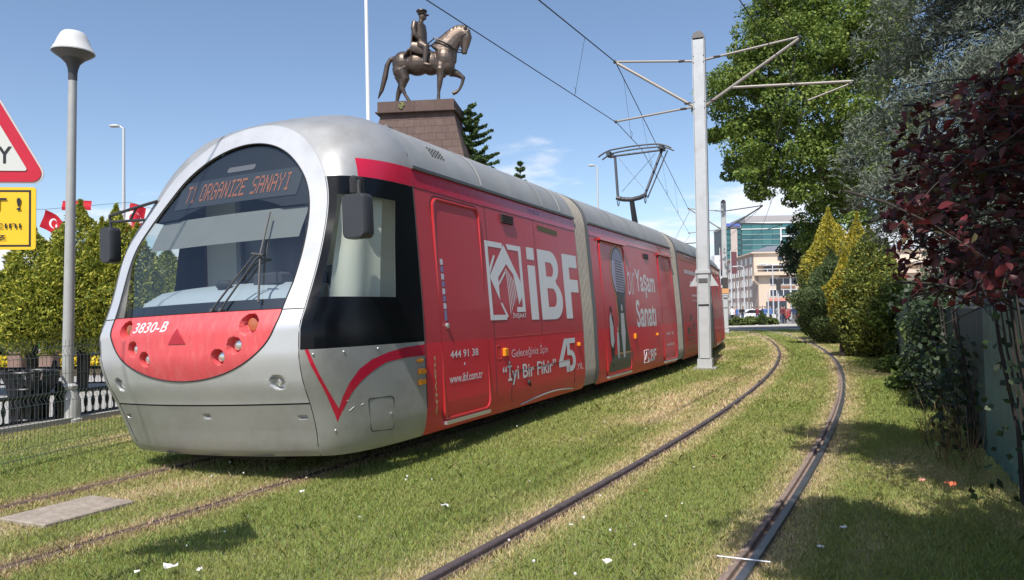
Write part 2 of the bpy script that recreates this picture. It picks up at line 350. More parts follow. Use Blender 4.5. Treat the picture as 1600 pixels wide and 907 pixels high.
# ------------------------------------------------------------ grass blades
def grass():
    nA, nB, nC = Noise2(11), Noise2(23), Noise2(37)
    out_v = []; out_c = []
    r = np.random.default_rng(5)
    bands = [(1.8,4.5,10500,.028,.0021),(4.5,7,8000,.029,.0026),(7,11,4200,.032,.0039),(11,18,1600,.050,.0070),(18,30,560,.055,.0135),(30,52.5,190,.060,.026)]
    for y0,y1,dens,h,wd in bands:
        xa = -.74*y1-1.2; xb = min(.74*y1+1.2, float(fence_x(y1))+.6)
        n = int(dens*(xb-xa)*(y1-y0)); x = r.uniform(xa,xb,n); y = r.uniform(y0,y1,n)
        lim = np.where(y<30, rail_l_x(y)+.06, rail_l_x(30)+(y-30)*.5)
        ok = (np.abs(x) < .72*y+1.3) & (x > lim) & (x < fence_x(y)+.5)
        x = x[ok]; y = y[ok]
        dn = np.abs(np.abs(x-near_c(y))/np.sqrt(1+near_d(y)**2)-.7175); df_ = np.abs(np.abs(x-far_c(y))/np.sqrt(1+far_d(y)**2)-.7175)
        inn = np.abs(x-near_c(y))/np.sqrt(1+near_d(y)**2); inf = np.abs(x-far_c(y))/np.sqrt(1+far_d(y)**2)
        lf = x < near_c(y); keep = (dn > np.where(lf, .045, np.where(inn < .7175, .062, .045))+.05*r.random(len(x))*(r.random(len(x))<.6)) & (df_ > .015+.04*r.random(len(x)))
        # the concrete slab between the far rails
        sx = (x+3.27)*.41+(y-5.68)*.91; sy = (x+3.27)*.91-(y-5.68)*.41
        keep &= ~((np.abs(sx) < .37) & (np.abs(sy) < .26))
        # bare shaded strip beneath the tram
        x = x[keep]; y = y[keep]; dn = dn[keep]; df_ = df_[keep]; inn = inn[keep]; inf = inf[keep]; m = len(x)
        along = x*.42+y*.9; across = x*.9-y*.42
        dry = .62*nA(across*1.5, along*.28)+.38*nB(x*.9,y*.9)             # bands that follow the tracks
        dry = np.clip((dry-.44)*2.7, 0, 1)
        dry = np.maximum(dry, np.exp(-(dn/.30)**2)*1.05*(.55+.6*nC(x*2,y*2))); dry = np.maximum(dry, np.exp(-(df_/.22)**2)*.95)
        dry = np.maximum(dry, np.where(inf < .85, .55*nC(x*1.7+5, y*1.7), 0))
        dry = np.where((inn < .45), dry*.75, dry)
        dry = np.clip(dry+.22*(y>8)*(inn>.8)*(x<near_c(y)), 0, 1)
        lush = nC(x*.7+40, y*.7)
        isdry = r.random(m) < np.clip((dry-.22)*1.35, 0, .95)
        hh = h*(.55+.75*r.random(m))*(1+.5*(lush-.5)); hh = np.where(isdry, hh*.8, hh)
        tall = r.random(m) < .012; hh = np.where(tall, hh*2.0, hh)
        a = r.uniform(0, 2*np.pi, m); lean = r.uniform(.15, 1.05, m)*hh; la = r.uniform(0, 2*np.pi, m)
        w_ = wd*(.6+.8*r.random(m)); base = np.stack([x, y, np.full(m, -.012)], 1)
        du = np.stack([np.cos(a)*w_, np.sin(a)*w_, np.zeros(m)], 1)
        mid = base+np.stack([np.cos(la)*lean*.35, np.sin(la)*lean*.35, hh*.62], 1)
        tip = base+np.stack([np.cos(la)*lean, np.sin(la)*lean, hh], 1)
        V = np.stack([base-du, base+du, mid+du*.7, tip, mid-du*.7], 1)
        g = np.stack([.25+.12*r.random(m), .315+.11*r.random(m), .075+.04*r.random(m)], 1)
        ol = np.stack([.47+.11*r.random(m), .43+.09*r.random(m), .17+.05*r.random(m)], 1)
        st = np.stack([.66+.16*r.random(m), .53+.13*r.random(m), .31+.10*r.random(m)], 1)
        br = np.stack([.38+.10*r.random(m), .265+.08*r.random(m), .15+.05*r.random(m)], 1)
        t = np.clip(dry*1.05+.12*(r.random(m)-.5), 0, 1)[:,None]
        c = g*(1-t)+ol*t
        stm = np.where((np.minimum(df_, 9) < .35)[:,None] & (r.random(m) < .55)[:,None], br, st)
        c = np.where(isdry[:,None], stm, c)
        out_v.append(V.reshape(-1,3)); out_c.append(np.repeat(c, 5, 0))
    V = np.concatenate(out_v); C = np.concatenate(out_c); n = len(V)//5
    F = np.arange(n*5).reshape(n,5)
    me = np_mesh('grass', V, F, mat('grass_blade', rough=.6, attr=True, transl=.35), C)
    o = link('grass', me); tag(o, 'short mown grass of the tram lawn, green with straw-dry bands', 'grass', kind='stuff')
    print('grass blades', n)
grass()
# ------------------------------------------------------------ the tram
SILV = mat('silver_paint', (.40,.40,.395), .42, metal=.4, var=.05, scale=3, coat=.25, dirt=((.20,.18,.15), .5, 1.6), bump=.03, bscale=2.5)
MASK = mat('mask_white_silver', (.56,.565,.58), .36, metal=.3, var=.03, scale=4, coat=.3, dirt=((.36,.34,.31), .4, 2.2))
ROOF = mat('roof_grey', (.30,.31,.315), .58, metal=.15, var=.10, scale=2.5, dirt=((.48,.45,.40), .45, 1.7))
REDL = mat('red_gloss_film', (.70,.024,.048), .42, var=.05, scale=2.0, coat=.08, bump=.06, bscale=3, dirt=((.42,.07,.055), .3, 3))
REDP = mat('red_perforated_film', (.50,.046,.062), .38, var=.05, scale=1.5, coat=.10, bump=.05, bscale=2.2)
CRIM = mat('crimson_band', (.50,.012,.045), .25, var=.04, scale=3, coat=.3)
REDF = mat('faded_red_plastic', (.66,.085,.095), .48, var=.08, scale=5, dirt=((.72,.22,.21), .5, 7), stretch=(1,3,1))
BLK = mat('black_gloss', (.005,.006,.008), .18, spec=.22)
RUB = mat('black_rubber', (.02,.02,.021), .65)
DARK = mat('dark_underframe', (.02,.019,.018), .8, var=.3)
WHT = mat('white_print', (.72,.72,.74), .5)
ALU = mat('aluminium_trim', (.62,.62,.62), .35, metal=.7)
CREAM = mat('bellows_cream', (.40,.365,.315), .75, var=.12, scale=12)
GREYT = mat('bellows_grey_edge', (.16,.16,.165), .6)
AMB = mat('amber_lens', (.85,.30,.02), .25, coat=.5)
WGL = glass('windscreen_glass', (.74,.80,.82), 1.62)
SGL = glass('side_window_glass', (.88,.92,.90), 1.4)
tram = empty('tram', O0)
tag(tram, 'red and silver articulated low-floor tram with white lettering, on the grass track', 'tram')
def frame_mtx(k):
    p = R(PHIS[k]); a = Vector((math.sin(p), math.cos(p), 0)); b = Vector((-math.cos(p), math.sin(p), 0)); z = Vector((0,0,1))
    yb = b*math.cos(TILT)-z*math.sin(TILT); zb = z*math.cos(TILT)+b*math.sin(TILT); o = ORG[k]-O0
    return Matrix(((a.x,yb.x,zb.x,o.x),(a.y,yb.y,zb.y,o.y),(a.z,yb.z,zb.z,o.z),(0,0,0,1)))
def side_pt(x, z, off=0.): return (x, -(float(Ws(z))+off), z)
def cab_pt(c, z, off=0.):
    x, y = cab(c, z); x1, y1 = cab(min(c+.01,1.), z); x0, y0 = cab(max(c-.01,0.), z); dx, dy = x1-x0, y1-y0; l = math.hypot(dx, dy)
    return (float(x-off*dy/l), -float(y+off*dx/l), z)
def front_pt(y, z, off=0.): return (float(Xf(y, z))-off, y, z)
SIDE_ROWS = [.2,.23,.26,.30,.34,.40,.48,.78,1.08,1.4,1.7,2.0,2.3,2.6,2.69,2.78,2.84,2.9,2.95,3.0,3.05,3.1,3.15,3.2,3.25,3.3,3.34,3.37,3.4,3.42,3.44,3.45]
def shell_side(mb, x0, x1, stations=6):
    z = np.array(SIDE_ROWS); W = Ws(z); xs = np.linspace(x0, x1, stations)
    for sgn in (-1, 1):
        for zi in range(len(z)-1):
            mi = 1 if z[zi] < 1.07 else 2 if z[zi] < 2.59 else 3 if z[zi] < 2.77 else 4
            P_ = np.array([[(x, sgn*W[zi+j], z[zi+j]) for x in xs] for j in (0,1)]); mb.grid(P_, mi, flip=sgn > 0)
def end_cap(mb, x, mi=5):
    z = np.array(SIDE_ROWS); W = Ws(z); P_ = np.array([[(x, -w_, q), (x, 0, q), (x, w_, q)] for q, w_ in zip(z, W)]); mb.grid(P_, mi)
def tube_on(name, pts, r, m, parent, n=6): return MB().tube(pts, r, n).build(name, m, parent)
def rrect(x0, x1, z0, z1, r, n=5):
    return (arc(x1-r, z1-r, r, 0, 90, n)+arc(x0+r, z1-r, r, 90, 180, n)+arc(x0+r, z0+r, r, 180, 270, n)+arc(x1-r, z0+r, r, 270, 360, n))
def side_patch(mb, x0, x1, z0, z1, r, off, mi=0, mi_low=None, split=1.08):
    zs = sorted(set([z0+r*(1-math.cos(R(a))) for a in (0,15,30,45,60,75,90)]+[z1-r*(1-math.cos(R(a))) for a in (0,15,30,45,60,75,90)]+[q for q in SIDE_ROWS if z0+r < q < z1-r]))
    def ins(z):
        d = max(0, (z0+r)-z, z-(z1-r)); return r-math.sqrt(max(0, r*r-d*d))
    for za, zb in zip(zs[:-1], zs[1:]):
        P_ = np.array([[side_pt(x, q, off) for x in (x0+ins(q), x1-ins(q))] for q in (za, zb)])
        mb.grid(P_, mi_low if (mi_low is not None and (za+zb)/2 < split) else mi)
def make_door(sec, x0, x1, z0=.31, z1=2.53, r=.09, art=False):
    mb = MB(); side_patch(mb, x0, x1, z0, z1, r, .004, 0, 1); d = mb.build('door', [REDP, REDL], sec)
    lp = rrect(x0, x1, z0, z1, r); lp.append(lp[0])
    # the wrapped film bulges over the seal: a rounded rim, redder low down
    rim = MB(); n = 6; pts = [side_pt(a, b, .008) for a, b in lp]
    lo = [p for p in pts]; rim.tube(lo, .016, 7, caps=False); rm = rim.build('door_seal', mat('red_seal', (.50,.030,.036), .28, coat=.3), sec)
    gap = MB(); gl = rrect(x0-.032, x1+.032, z0-.03, z1+.035, r+.02); gl.append(gl[0]); gap.tube([side_pt(a, b, -.004) for a, b in gl], .008, 5, caps=False); gap.build('door_gap', RUB, sec)
    sl_ = MB(); sl_.box((x0+.02, -1.415, z0-.055), (x1-.02, -1.33, z0-.02)); sl_.build('door_sill', ALU, sec, smooth=False)
    return d
# ---- section 1: the cab end
s1 = MB(); cc = [0,.02,.14]+list(np.linspace(.14,.80,18)[1:])+[.86,.92,.96,1.0]; cc = np.array(cc)
zr = np.concatenate([np.linspace(.2,.48,8), np.linspace(.48,1.1,9)[1:], np.linspace(1.1,1.52,6)[1:], np.linspace(1.52,2.42,13)[1:], np.linspace(2.42,2.6,4)[1:], np.linspace(2.6,3.25,22)[1:], 3.25+.2*np.array([.12,.25,.4,.55,.7,.8,.88,.94,.98,1.])])
blkS = {-1: MB(), 1: MB()}; glsS = {-1: MB(), 1: MB()}
def cab_row(z, cs, off=0.):
    x, y = cab(cs, z); return x, y
for sgn in (-1, 1):
    blk, gls = blkS[sgn], glsS[sgn]
    for i in range(len(zr)-1):
        za, zb = zr[i], zr[i+1]; zm = (za+zb)/2; xa, ya = cab(cc, za); xb, yb_ = cab(cc, zb)
        for j in range(len(cc)-1):
            cm = (cc[j]+cc[j+1])/2; q = [(xa[j],sgn*ya[j],za),(xa[j+1],sgn*ya[j+1],za),(xb[j+1],sgn*yb_[j+1],zb),(xb[j],sgn*yb_[j],zb)]
            f = (0,1,2,3) if sgn < 0 else (3,2,1,0)
            if 1.1 < zm < 2.6 and cm > .02:
                if 1.52 < zm < 2.42 and .14 < cm < .80: gls.add([(x, y-sgn*.012, z) for x,y,z in q], [f])
                else: blk.add(q, [f])
            else: s1.add(q, [f], 0)
shell_side(s1, XE, 6.1); end_cap(s1, 6.1)
# floor pan closing the shell from below
s1.add([(.45,-1.0,.21),(6.1,-1.33,.21),(6.1,1.33,.21),(.45,1.0,.21),(.12,.6,.21),(.08,0,.21),(.12,-.6,.21)], [(0,1,2,3,4,5,6)], 5)
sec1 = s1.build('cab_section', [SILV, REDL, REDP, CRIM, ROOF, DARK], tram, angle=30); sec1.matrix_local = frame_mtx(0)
def weld(o, d=.0004):
    import bmesh
    b = bmesh.new(); b.from_mesh(o.data); bmesh.ops.remove_doubles(b, verts=b.verts, dist=d); bmesh.ops.recalc_face_normals(b, faces=b.faces) if False else None; b.to_mesh(o.data); b.free(); o.data.shade_smooth(); o.data.set_sharp_from_angle(angle=R(30))
weld(sec1)
for sgn in (-1, 1): weld(blkS[sgn].build('side_window_surround', BLK, sec1)); weld(glsS[sgn].build('side_window', SGL, sec1))
# recesses pressed into the red panel and the chin: (y, z, radius, depth, shift)
CUPS = [(s_*y, z, r, d) for y, z, r, d in ((.70,1.322,.086,.09),(.575,1.158,.068,.08),(.415,1.068,.066,.08)) for s_ in (-1, 1)]
FOG = [(s_*.90, .845, .062, .05) for s_ in (-1, 1)]; SLOT = [(-.10,.565,.040,.018),(1.0,.54,.035,.012),(-1.0,.54,.035,.012)]
def dent(y, z):
    d = np.zeros_like(y)
    for (cy, cz, r, dp) in CUPS+FOG:
        q = np.hypot(y-cy, z-cz)/r; t = np.clip((1-q)/.14, 0, 1); d = np.maximum(d, dp*t*t*(3-2*t))
    for (cy, cz, a, b) in SLOT:
        t = np.clip((1-np.maximum(np.abs(y-cy)/a, np.abs(z-cz)/b))/.3, 0, 1); d = np.maximum(d, .03*t)
    return d
def front_patch(mb, zs, u0, u1, ncol, off=0., mi=0, mirror=True, dents=True):
    """strip between two half-width functions, on both sides of the centre line"""
    zs = np.asarray(zs); t = np.linspace(0,1,ncol)
    for sgn in ((-1,1) if mirror else (1,)):
        a = u0(zs)[:,None]; b = u1(zs)[:,None]; y = sgn*(a+(b-a)*t[None]); z = np.repeat(zs[:,None], ncol, 1)
        x = Xf(y, z)-(off(z) if callable(off) else off)+(dent(y, z) if dents else 0); mb.grid(np.stack([x,y,z], -1), mi, flip=sgn > 0)
zero = lambda z: np.zeros_like(z)
cosd = lambda a, b, n: a+(b-a)*np.sin(np.linspace(0, math.pi/2, n))       # denser towards b
red_rows = cosd(1.44, .87, 90)[::-1]
rp = MB(); front_patch(rp, red_rows, zero, Yb, 110, off=-.004); red_panel = rp.build('front_red_panel', REDF, sec1, angle=60); weld(red_panel); red_panel.data.set_sharp_from_angle(angle=R(60))
fm = MB(); front_patch(fm, np.linspace(.665,.87,26), zero, Yo, 90); front_patch(fm, red_rows, Yb, Yo, 40)
front_patch(fm, np.concatenate([np.linspace(1.44,2.4,26), cosd(2.4,3.05,50)[1:]]), Yb, Yo, 12); front_patch(fm, cosd(3.05,3.25,24), zero, Yo, 10)
mask_o = fm.build('front_mask', MASK, sec1); weld(mask_o); mask_o.data.set_sharp_from_angle(angle=R(50))
bm = MB(); front_patch(bm, np.linspace(.2,.652,36), zero, Yo, 70); bump_o = bm.build('bumper', SILV, sec1); weld(bump_o)
sm = MB(); front_patch(sm, [.650,.667], zero, Yo, 40, off=-.012, dents=False); sm.build('bumper_seam', RUB, sec1)
ed = MB()                                                    # dark rubber line round windscreen and red panel, and the mask's flank seam
for sgn in (-1,1):
    pts = [front_pt(sgn*float(Yb(z)), z, .001) for z in np.concatenate([red_rows, np.linspace(1.45,2.4,24), cosd(2.4,3.05,50)[1:]])]; ed.tube(pts, .006, 5)
    ed.tube([(float(Xf(float(Yo(z)),z))+.002, sgn*float(Yo(z)), z) for z in np.linspace(.2,1.42,14)], .005, 5)
ed.build('seal', RUB, sec1)
class Recess:                                               # the glass sits back in its frame, deepest low down
    def __call__(s, z): return .008+.070*np.clip((1.95-np.asarray(z,float))/.5, 0, 1)
RC = Recess()
rv = MB(); zz_ = np.concatenate([np.linspace(1.44,2.4,26), cosd(2.4,3.05,50)[1:]])
for sgn in (-1,1): rv.grid(np.array([[(float(Xf(float(Yb(z)),z))+d_, sgn*float(Yb(z)), z) for d_ in (0, float(RC(z))+.01)] for z in zz_]), 0, flip=sgn < 0)
rv.grid(np.array([[(float(Xf(y_,1.44))+d_, y_, 1.441) for d_ in (-.004, float(RC(1.44))+.02)] for y_ in np.linspace(-.955,.955,30)]), 1)
rv.build('windscreen_reveal', [mat('reveal_beige', (.40,.37,.34), .5), RUB], sec1)
ws = MB(); front_patch(ws, np.concatenate([np.linspace(1.44,2.4,26), cosd(2.4,3.05,50)[1:]]), zero, Yb, 24, off=lambda z: -RC(z)-.008, dents=False)
wo = ws.build('windscreen', WGL, sec1); weld(wo)
sbm = MB(); sbm.grid(np.array([[cab_pt(c0_+(.735-c0_)*t_, z_, -.07-.02*math.sin(t_*9)) for t_ in np.linspace(0,1,14)] for z_, c0_ in ((1.50,.30),(1.9,.26),(2.44,.24))])); sbm.build('added_sunlit_panel', mat('sunlit_panel_cream', (.86,.85,.76), .7, transl=.3), sec1)  # added cream sheet, its pale colour standing in for the sunlit cab interior
# behind the glass: printed black band with the route display
fb = MB(); zs = np.concatenate([[2.36], np.linspace(2.38,2.5,5), cosd(2.5,3.03,30)[1:]]); front_patch(fb, zs, lambda z: np.where(z < 2.49, .62-.0*z, 0)*np.clip((2.49-z)/.13,0,1)**.5, lambda z: Yb(z)*.985, 24, off=lambda z: -RC(z)-.03, dents=False)
fb.build('windscreen_black_band', mat('frit_black', (.018,.019,.022), .5), sec1)
lb = MB(); front_patch(lb, np.linspace(1.445,1.53,4), zero, lambda z: Yb(z)*.99, 12, off=lambda z: -RC(z)-.03, dents=False); lb.build('windscreen_lower_band', mat('frit_black'), sec1)
dp = MB(); front_patch(dp, [2.46,2.6,2.735], zero, lambda z: .735-.0*z, 8, off=lambda z: -RC(z)-.022, dents=False); dp.build('route_display', mat('display_grey', (.055,.057,.063), .5), sec1)
GLY = {'T':'1f04040404040404','1':'04060404040e','O':'0e11111111110e','R':'0f11110f050911','G':'0e11011d11110e','A':'0e11111f111111','N':'11131315191911','I':'0e04040404040e','Z':'1f10080402011f','E':'1f01010f01011f','S':'1e01010e10100f','Y':'11110a04040404',' ':''}
led = MB(); step = .0195; msg = 'T1 ORGANIZE SANAYI'; tot = (len(msg)*4.2)*step; x_ = 0
col_i = 0
for ch in msg:
    g = GLY[ch]; rows_ = [int(g[i:i+2],16) for i in range(0,len(g),2)][:7]
    if ch == '1': rows_ = [4,6,4,4,4,4,14]
    for ri, rv in enumerate(rows_):
        for ci in range(5):
            if rv >> ci & 1:
                for k2 in range(2):
                    yy = .615-(col_i+ci)*.0122; zz = 2.685-(ri*2+k2)*.0125
                    led.add([front_pt(yy+.0042,zz-.0048,-.022),front_pt(yy-.0042,zz-.0048,-.022),front_pt(yy-.0042,zz+.0048,-.022),front_pt(yy+.0042,zz+.0048,-.022)], [(0,1,2,3)])
    col_i += 6 if ch not in '1I ' else 5
led.build('route_text', mat('led_orange', (.62,.20,.09), .5, emit=.18), sec1)
ml = MB(); V = rrect(-.17,.17,2.775,2.83,.027); ml.add([front_pt(a,b,-.032) for a,b in V], [tuple(range(len(V)))]); ml.build('marker_light', mat('marker_lens', (.22,.19,.19), .3), sec1)
bl = MB(); front_patch(bl, np.linspace(2.06,2.35,5), zero, lambda z: np.minimum(Yb(z)*.93,.88), 10, off=lambda z: -RC(z)-.07, dents=False); bl.build('sun_blind', mat('blind_cloth', (.24,.235,.22), .8, var=.05), sec1)
# cab interior
ci = MB()
ci.box((1.27,-1.22,.4),(1.31,-.15,2.75), 0); ci.box((1.27,.75,.4),(1.31,1.22,2.75), 0); ci.box((1.29,-.15,.4),(1.33,.75,2.75), 1)
ci.box((1.255,-.19,.4),(1.30,-.13,2.7), 2); ci.box((1.255,.73,.4),(1.30,.79,2.7), 2); ci.box((1.255,-.8,1.2),(1.265,-.3,1.9), 2)
ci.box((.45,-.95,.36),(1.3,.95,.4), 3); ci.box((.75,-1.0,2.72),(1.3,1.0,2.78), 3)
ci.build('cab_interior', [mat('cab_cream', (.82,.80,.70), .6), mat('cab_dark_glass', (.05,.07,.10), .15), mat('cab_grey', (.30,.32,.34), .6), mat('cab_ceiling', (.6,.6,.57), .8)], sec1, smooth=False)
db = MB(); ysd = np.linspace(-.93,.93,17); prof = [(-.02,1.15),(.03,1.50),(.12,1.60),(.32,1.70),(.46,1.69),(.55,1.50),(.55,.9)]
db.grid(np.array([[(x+.10*yy*yy, yy, z-.03*yy*yy) for x, z in prof] for yy in ysd])); db.build('dashboard', mat('dash_grey', (.52,.55,.58), .5), sec1)
MB().ball((.24,-.02,1.70),(.05,.09,.05)).build('dash_speaker', mat('cab_dark', (.06,.06,.065), .8), sec1); MB().cbox((.38,-.46,1.73),(.18,.32,.10),bev=.02).build('dash_instruments', mat('cab_dark'), sec1)
st = MB(); st.cbox((.85,-.25,.95),(.5,.5,.14),bev=.05); st.cbox((1.1,-.25,1.4),(.14,.5,.9),bev=.05); st.cbox((1.11,-.25,1.95),(.11,.3,.22),bev=.04); st.cbox((.85,-.25,.65),(.14,.14,.5)); st.build('driver_seat', mat('seat_cloth', (.05,.06,.09), .9), sec1)
# lamps in the recesses
for i, (y, z, r, d) in enumerate(CUPS):
    lm = MB(); c0 = front_pt(y, z, -d*.62); x0 = c0[0]
    lm.add([(x0, y+r*.60*math.cos(a)*1.0, z+r*.60*math.sin(a)) for a in np.linspace(0,2*math.pi,19)[:-1]]+[(x0-.016, y, z)], [(k,(k+1)%18,18) for k in range(18)])
    big = r > .07
    lm.build('indicator_lamp' if big else 'headlight', mat('indicator_brown', (.42,.12,.05), .25, coat=.5) if big else mat('headlight_chrome', (.70,.69,.66), .15, metal=.8, coat=.6), sec1)
for (y, z, r, d) in FOG:
    lm = MB(); c0 = front_pt(y, z, -d*.7); s_ = 1 if y > 0 else -1
    lm.lathe([(.031,-.01),(.031,.0),(.026,.006),(0.001,.008)], 14); o = lm.build('fog_lamp', mat('headlight_chrome'), sec1); o.location = (c0[0]+.002, y+s_*-.012, z); o.rotation_euler = (0, R(-90), 0)
# fleet number and triangle on the red panel
MASKW = mat('mask_print', (.72,.62,.62), .5)
t_ = MB(); printed(t_, fit(text2d('3830-B', .012, .22), -.575, -.125, 1.295, 1.385), lambda a, b: front_pt(-a, b, .003-.004+float(0))); t_.build('fleet_number', MASKW, sec1)
t_ = MB(); t_.grid(np.array([[front_pt(.10*s_*(1-q), 1.188+.132*q, .003) for s_ in np.linspace(-1,1,7)] for q in np.linspace(0,.995,10)])); t_.build('triangle_mark', mat('triangle_red', (.40,.02,.035), .35), sec1)
# wiper: two parallel arms and an upright blade
wp = MB(); f_ = lambda y, z, o=.035: front_pt(y, z, o-float(RC(z))*.9)
wp.tube([f_(-.26,1.46,.02), f_(-.54,1.86), f_(-.60,1.915,.05)], .009, 6); wp.tube([f_(-.35,1.46,.02), f_(-.60,1.87), f_(-.66,1.90,.05)], .009, 6)
wp.tube([f_(-.56,1.92,.05), f_(-.68,1.90,.05)], .013, 6); wp.tube([f_(-.565,2.30,.022), f_(-.63,1.91,.03), f_(-.70,1.50,.02)], (.010,.012,.010) and .010, 6)
wp.tube([f_(-.26,1.445,-.01), f_(-.26,1.46,.03)], .02, 8); wp.tube([f_(-.35,1.445,-.01), f_(-.35,1.46,.03)], .02, 8)
wp.build('windscreen_wiper', mat('wiper_grey', (.06,.058,.06), .5), sec1)
# mirrors
def mirror(y0, s_, x0, zc, h, wdt):
    mb = MB(); n = 8; ring = rrect(-wdt/2, wdt/2, -h/2, h/2, .05, 4)
    lay = [(-.062,.80),(-.045,.95),(-.01,1.0),(.05,1.0),(.06,.97)]
    vs = []; k = len(ring)
    for dx, sc in lay: vs += [(x0+dx, y0+a*sc, zc+b*(sc*.25+.75)) for a, b in ring]
    fs = [(i*k+j, i*k+(j+1)%k, (i+1)*k+(j+1)%k, (i+1)*k+j) for i in range(len(lay)-1) for j in range(k)]+[tuple(range(k-1,-1,-1)), tuple(range((len(lay)-1)*k, len(lay)*k))]
    mb.add(vs, fs); return mb.build('wing_mirror', mat('mirror_plastic', (.035,.037,.042), .45, var=.1), sec1)
mirror(-1.47, -1, .26, 2.175, .37, .245)
ma = MB(); ma.tube([(.30,-1.47,2.36),(.31,-1.46,2.44),(.40,-1.40,2.50),(.55,-1.27,2.52)], .018, 8); ma.cbox((.50,-1.31,2.49),(.16,.07,.15),bev=.02); ma.build('mirror_arm', RUB, sec1)
mirror(1.60, 1, .38, 2.20, .36, .17)
ma = MB(); ma.tube([(.40,1.60,2.36),(.40,1.62,2.50),(.42,1.3,2.55),(.48,1.05,2.60)], .016, 8); ma.tube([(.40,1.62,2.44),(.45,1.1,2.42)], .014, 8); ma.tube([(.42,1.35,2.44),(.43,1.28,2.55)], .012, 6); ma.build('mirror_arm', mat('mirror_plastic'), sec1)
# cab flank: red sweep, crimson band, hatch, amber lamps
V1 = [(.075,1.10),(.12,.98),(.165,.87),(.20,.72),(.225,.55),(.232,.49)]
V1b = [(.115,1.10),(.155,1.0),(.195,.88),(.235,.74),(.262,.64),(.275,.60)]
V2 = [(.275,.60),(.34,.70),(.42,.80),(.52,.91),(.62,.98),(.74,1.03),(.86,1.06),(1.0,1.072)]
V2b = [(.232,.49),(.33,.61),(.42,.72),(.52,.81),(.62,.885),(.72,.945),(.86,.965),(1.0,.967)]
def strip_on(mb, A, B, mp, n=6):
    for (a0,a1),(b0,b1) in zip(zip(A[:-1],A[1:]), zip(B[:-1],B[1:])):
        P_ = np.array([[mp(*(np.array(p)+(np.array(q)-np.array(p))*t)) for t in np.linspace(0,1,n)] for p, q in ((a0,b0),(a1,b1))]); mb.grid(P_)
sw = MB(); strip_on(sw, V1, V1b, lambda c, z: cab_pt(c, z, .003)); strip_on(sw, V2b, V2, lambda c, z: cab_pt(c, z, .003)); sw.build('red_sweep', CRIM, sec1)
cb = MB(); cs_ = np.linspace(.40,1.0,14); P_ = np.array([[cab_pt(c, z, .003) for c in cs_] for z in np.linspace(2.602,2.785,7)]); cb.grid(P_); cb.build('crimson_band', CRIM, sec1)
ht = MB(); lp = [(.545,.648),(.72,.640),(.735,.625),(.715,.36),(.70,.345),(.53,.365),(.52,.385),(.535,.635)]; lp.append(lp[0]); ht.tube([cab_pt(c, z, .0005) for c, z in lp], .0045, 5, caps=False); ht.build('hatch_seam', RUB, sec1)
hl = MB(); hl.tube([cab_pt(.70,.49,.0), cab_pt(.70,.49,.008)], .012, 8); hl.build('hatch_lock', ALU, sec1)
for k, (c, z, a, b) in enumerate(((.955,.925,.055,.022),(.965,.825,.06,.026),(.96,.725,.06,.026))):
    p = cab_pt(c, z, .012); mb = MB(); mb.cbox((0,0,0),(a*2,.035,b*2),bev=.012) if k else mb.ball((0,0,0),(a,.03,b),12); o = mb.build('amber_side_lamp', AMB, sec1, loc=p)
sc = MB()
for c, z in ((.16,1.06),(.42,1.065),(.67,1.07),(.20,.42)): sc.ball(cab_pt(c, z, 0), .011, 8)
sc.build('screw_heads', ALU, sec1)
for (c0, z0, c1, z1) in ((.36,.57,.41,.60),(.47,.605,.49,.615),(.36,.655,.375,.66)):
    mb = MB(); mb.tube([cab_pt(c0,z0,.001), cab_pt(c1,z1,.001)], .0025, 4); mb.build('paint_scratch', mat('scratch', (.6,.6,.58), .5), sec1)
# section-1 side: door, lettering
make_door(sec1, 1.72, 2.76)
def seam(x, z0, z1, parent, r=.004):
    MB().tube([side_pt(x, z, .0) for z in np.linspace(z0, z1, 12)], r, 5).build('panel_seam', RUB, parent)
seam(XE+.005,.2,3.2,sec1,.006); seam(2.95,.25,2.6,sec1); seam(4.42,1.08,2.6,sec1,.003);
for sgn in (-1,1): MB().tube([(float(Xf(y_,1.432))-.001, sgn*y_, 1.432) for y_ in np.linspace(.958,float(Yo(1.432)),6)], .0045, 5).build('panel_seam', RUB, sec1)
for sgn in (-1,1): MB().tube([(float(Xf(float(Yo(z)),z)), sgn*float(Yo(z)), z) for z in np.linspace(1.42,2.6,16)], .0035, 5).build('panel_seam', mat('gutter_grey', (.10,.105,.11), .5), sec1)
seam(5.62,.25,1.08,sec1); 
MB().tube([side_pt(2.9,1.08,.0),side_pt(6.08,1.08,.0)], .003, 4).build('panel_seam', mat('red_seal'), sec1)
def gutter(sec, x0, x1):
    mb = MB(); mb.box((x0,-1.345,2.782),(x1,-1.30,2.812)); mb.box((x0,1.30,2.782),(x1,1.345,2.812)); mb.build('roof_gutter', mat('gutter_grey', (.10,.105,.11), .5), sec, smooth=False)
    mb = MB(); mb.tube([side_pt(x0,2.60,.0),side_pt(x1,2.60,.0)], .004, 4); mb.build('panel_seam', RUB, sec)
gutter(sec1, XE+.01, 6.1)
def roof_arc(sec, x, wd=.05, m=None, z0=2.80):
    zs = np.array([q for q in SIDE_ROWS if q >= z0]); W = Ws(zs); pts = [(-w_, z) for w_, z in zip(W, zs)]+[(w_, z) for w_, z in list(zip(W, zs))[::-1][1:]]
    mb = MB(); mb.grid(np.array([[(x+dx, y*1.004, z+(.008 if z > 3 else .004)) for y, z in pts] for dx in (-wd/2, wd/2)])); mb.build('roof_joint', m or mat('roof_sealant', (.55,.53,.48), .7), sec)
for x, wd in ((2.95,.035),(4.85,.03),(5.55,.05)): roof_arc(sec1, x, wd)
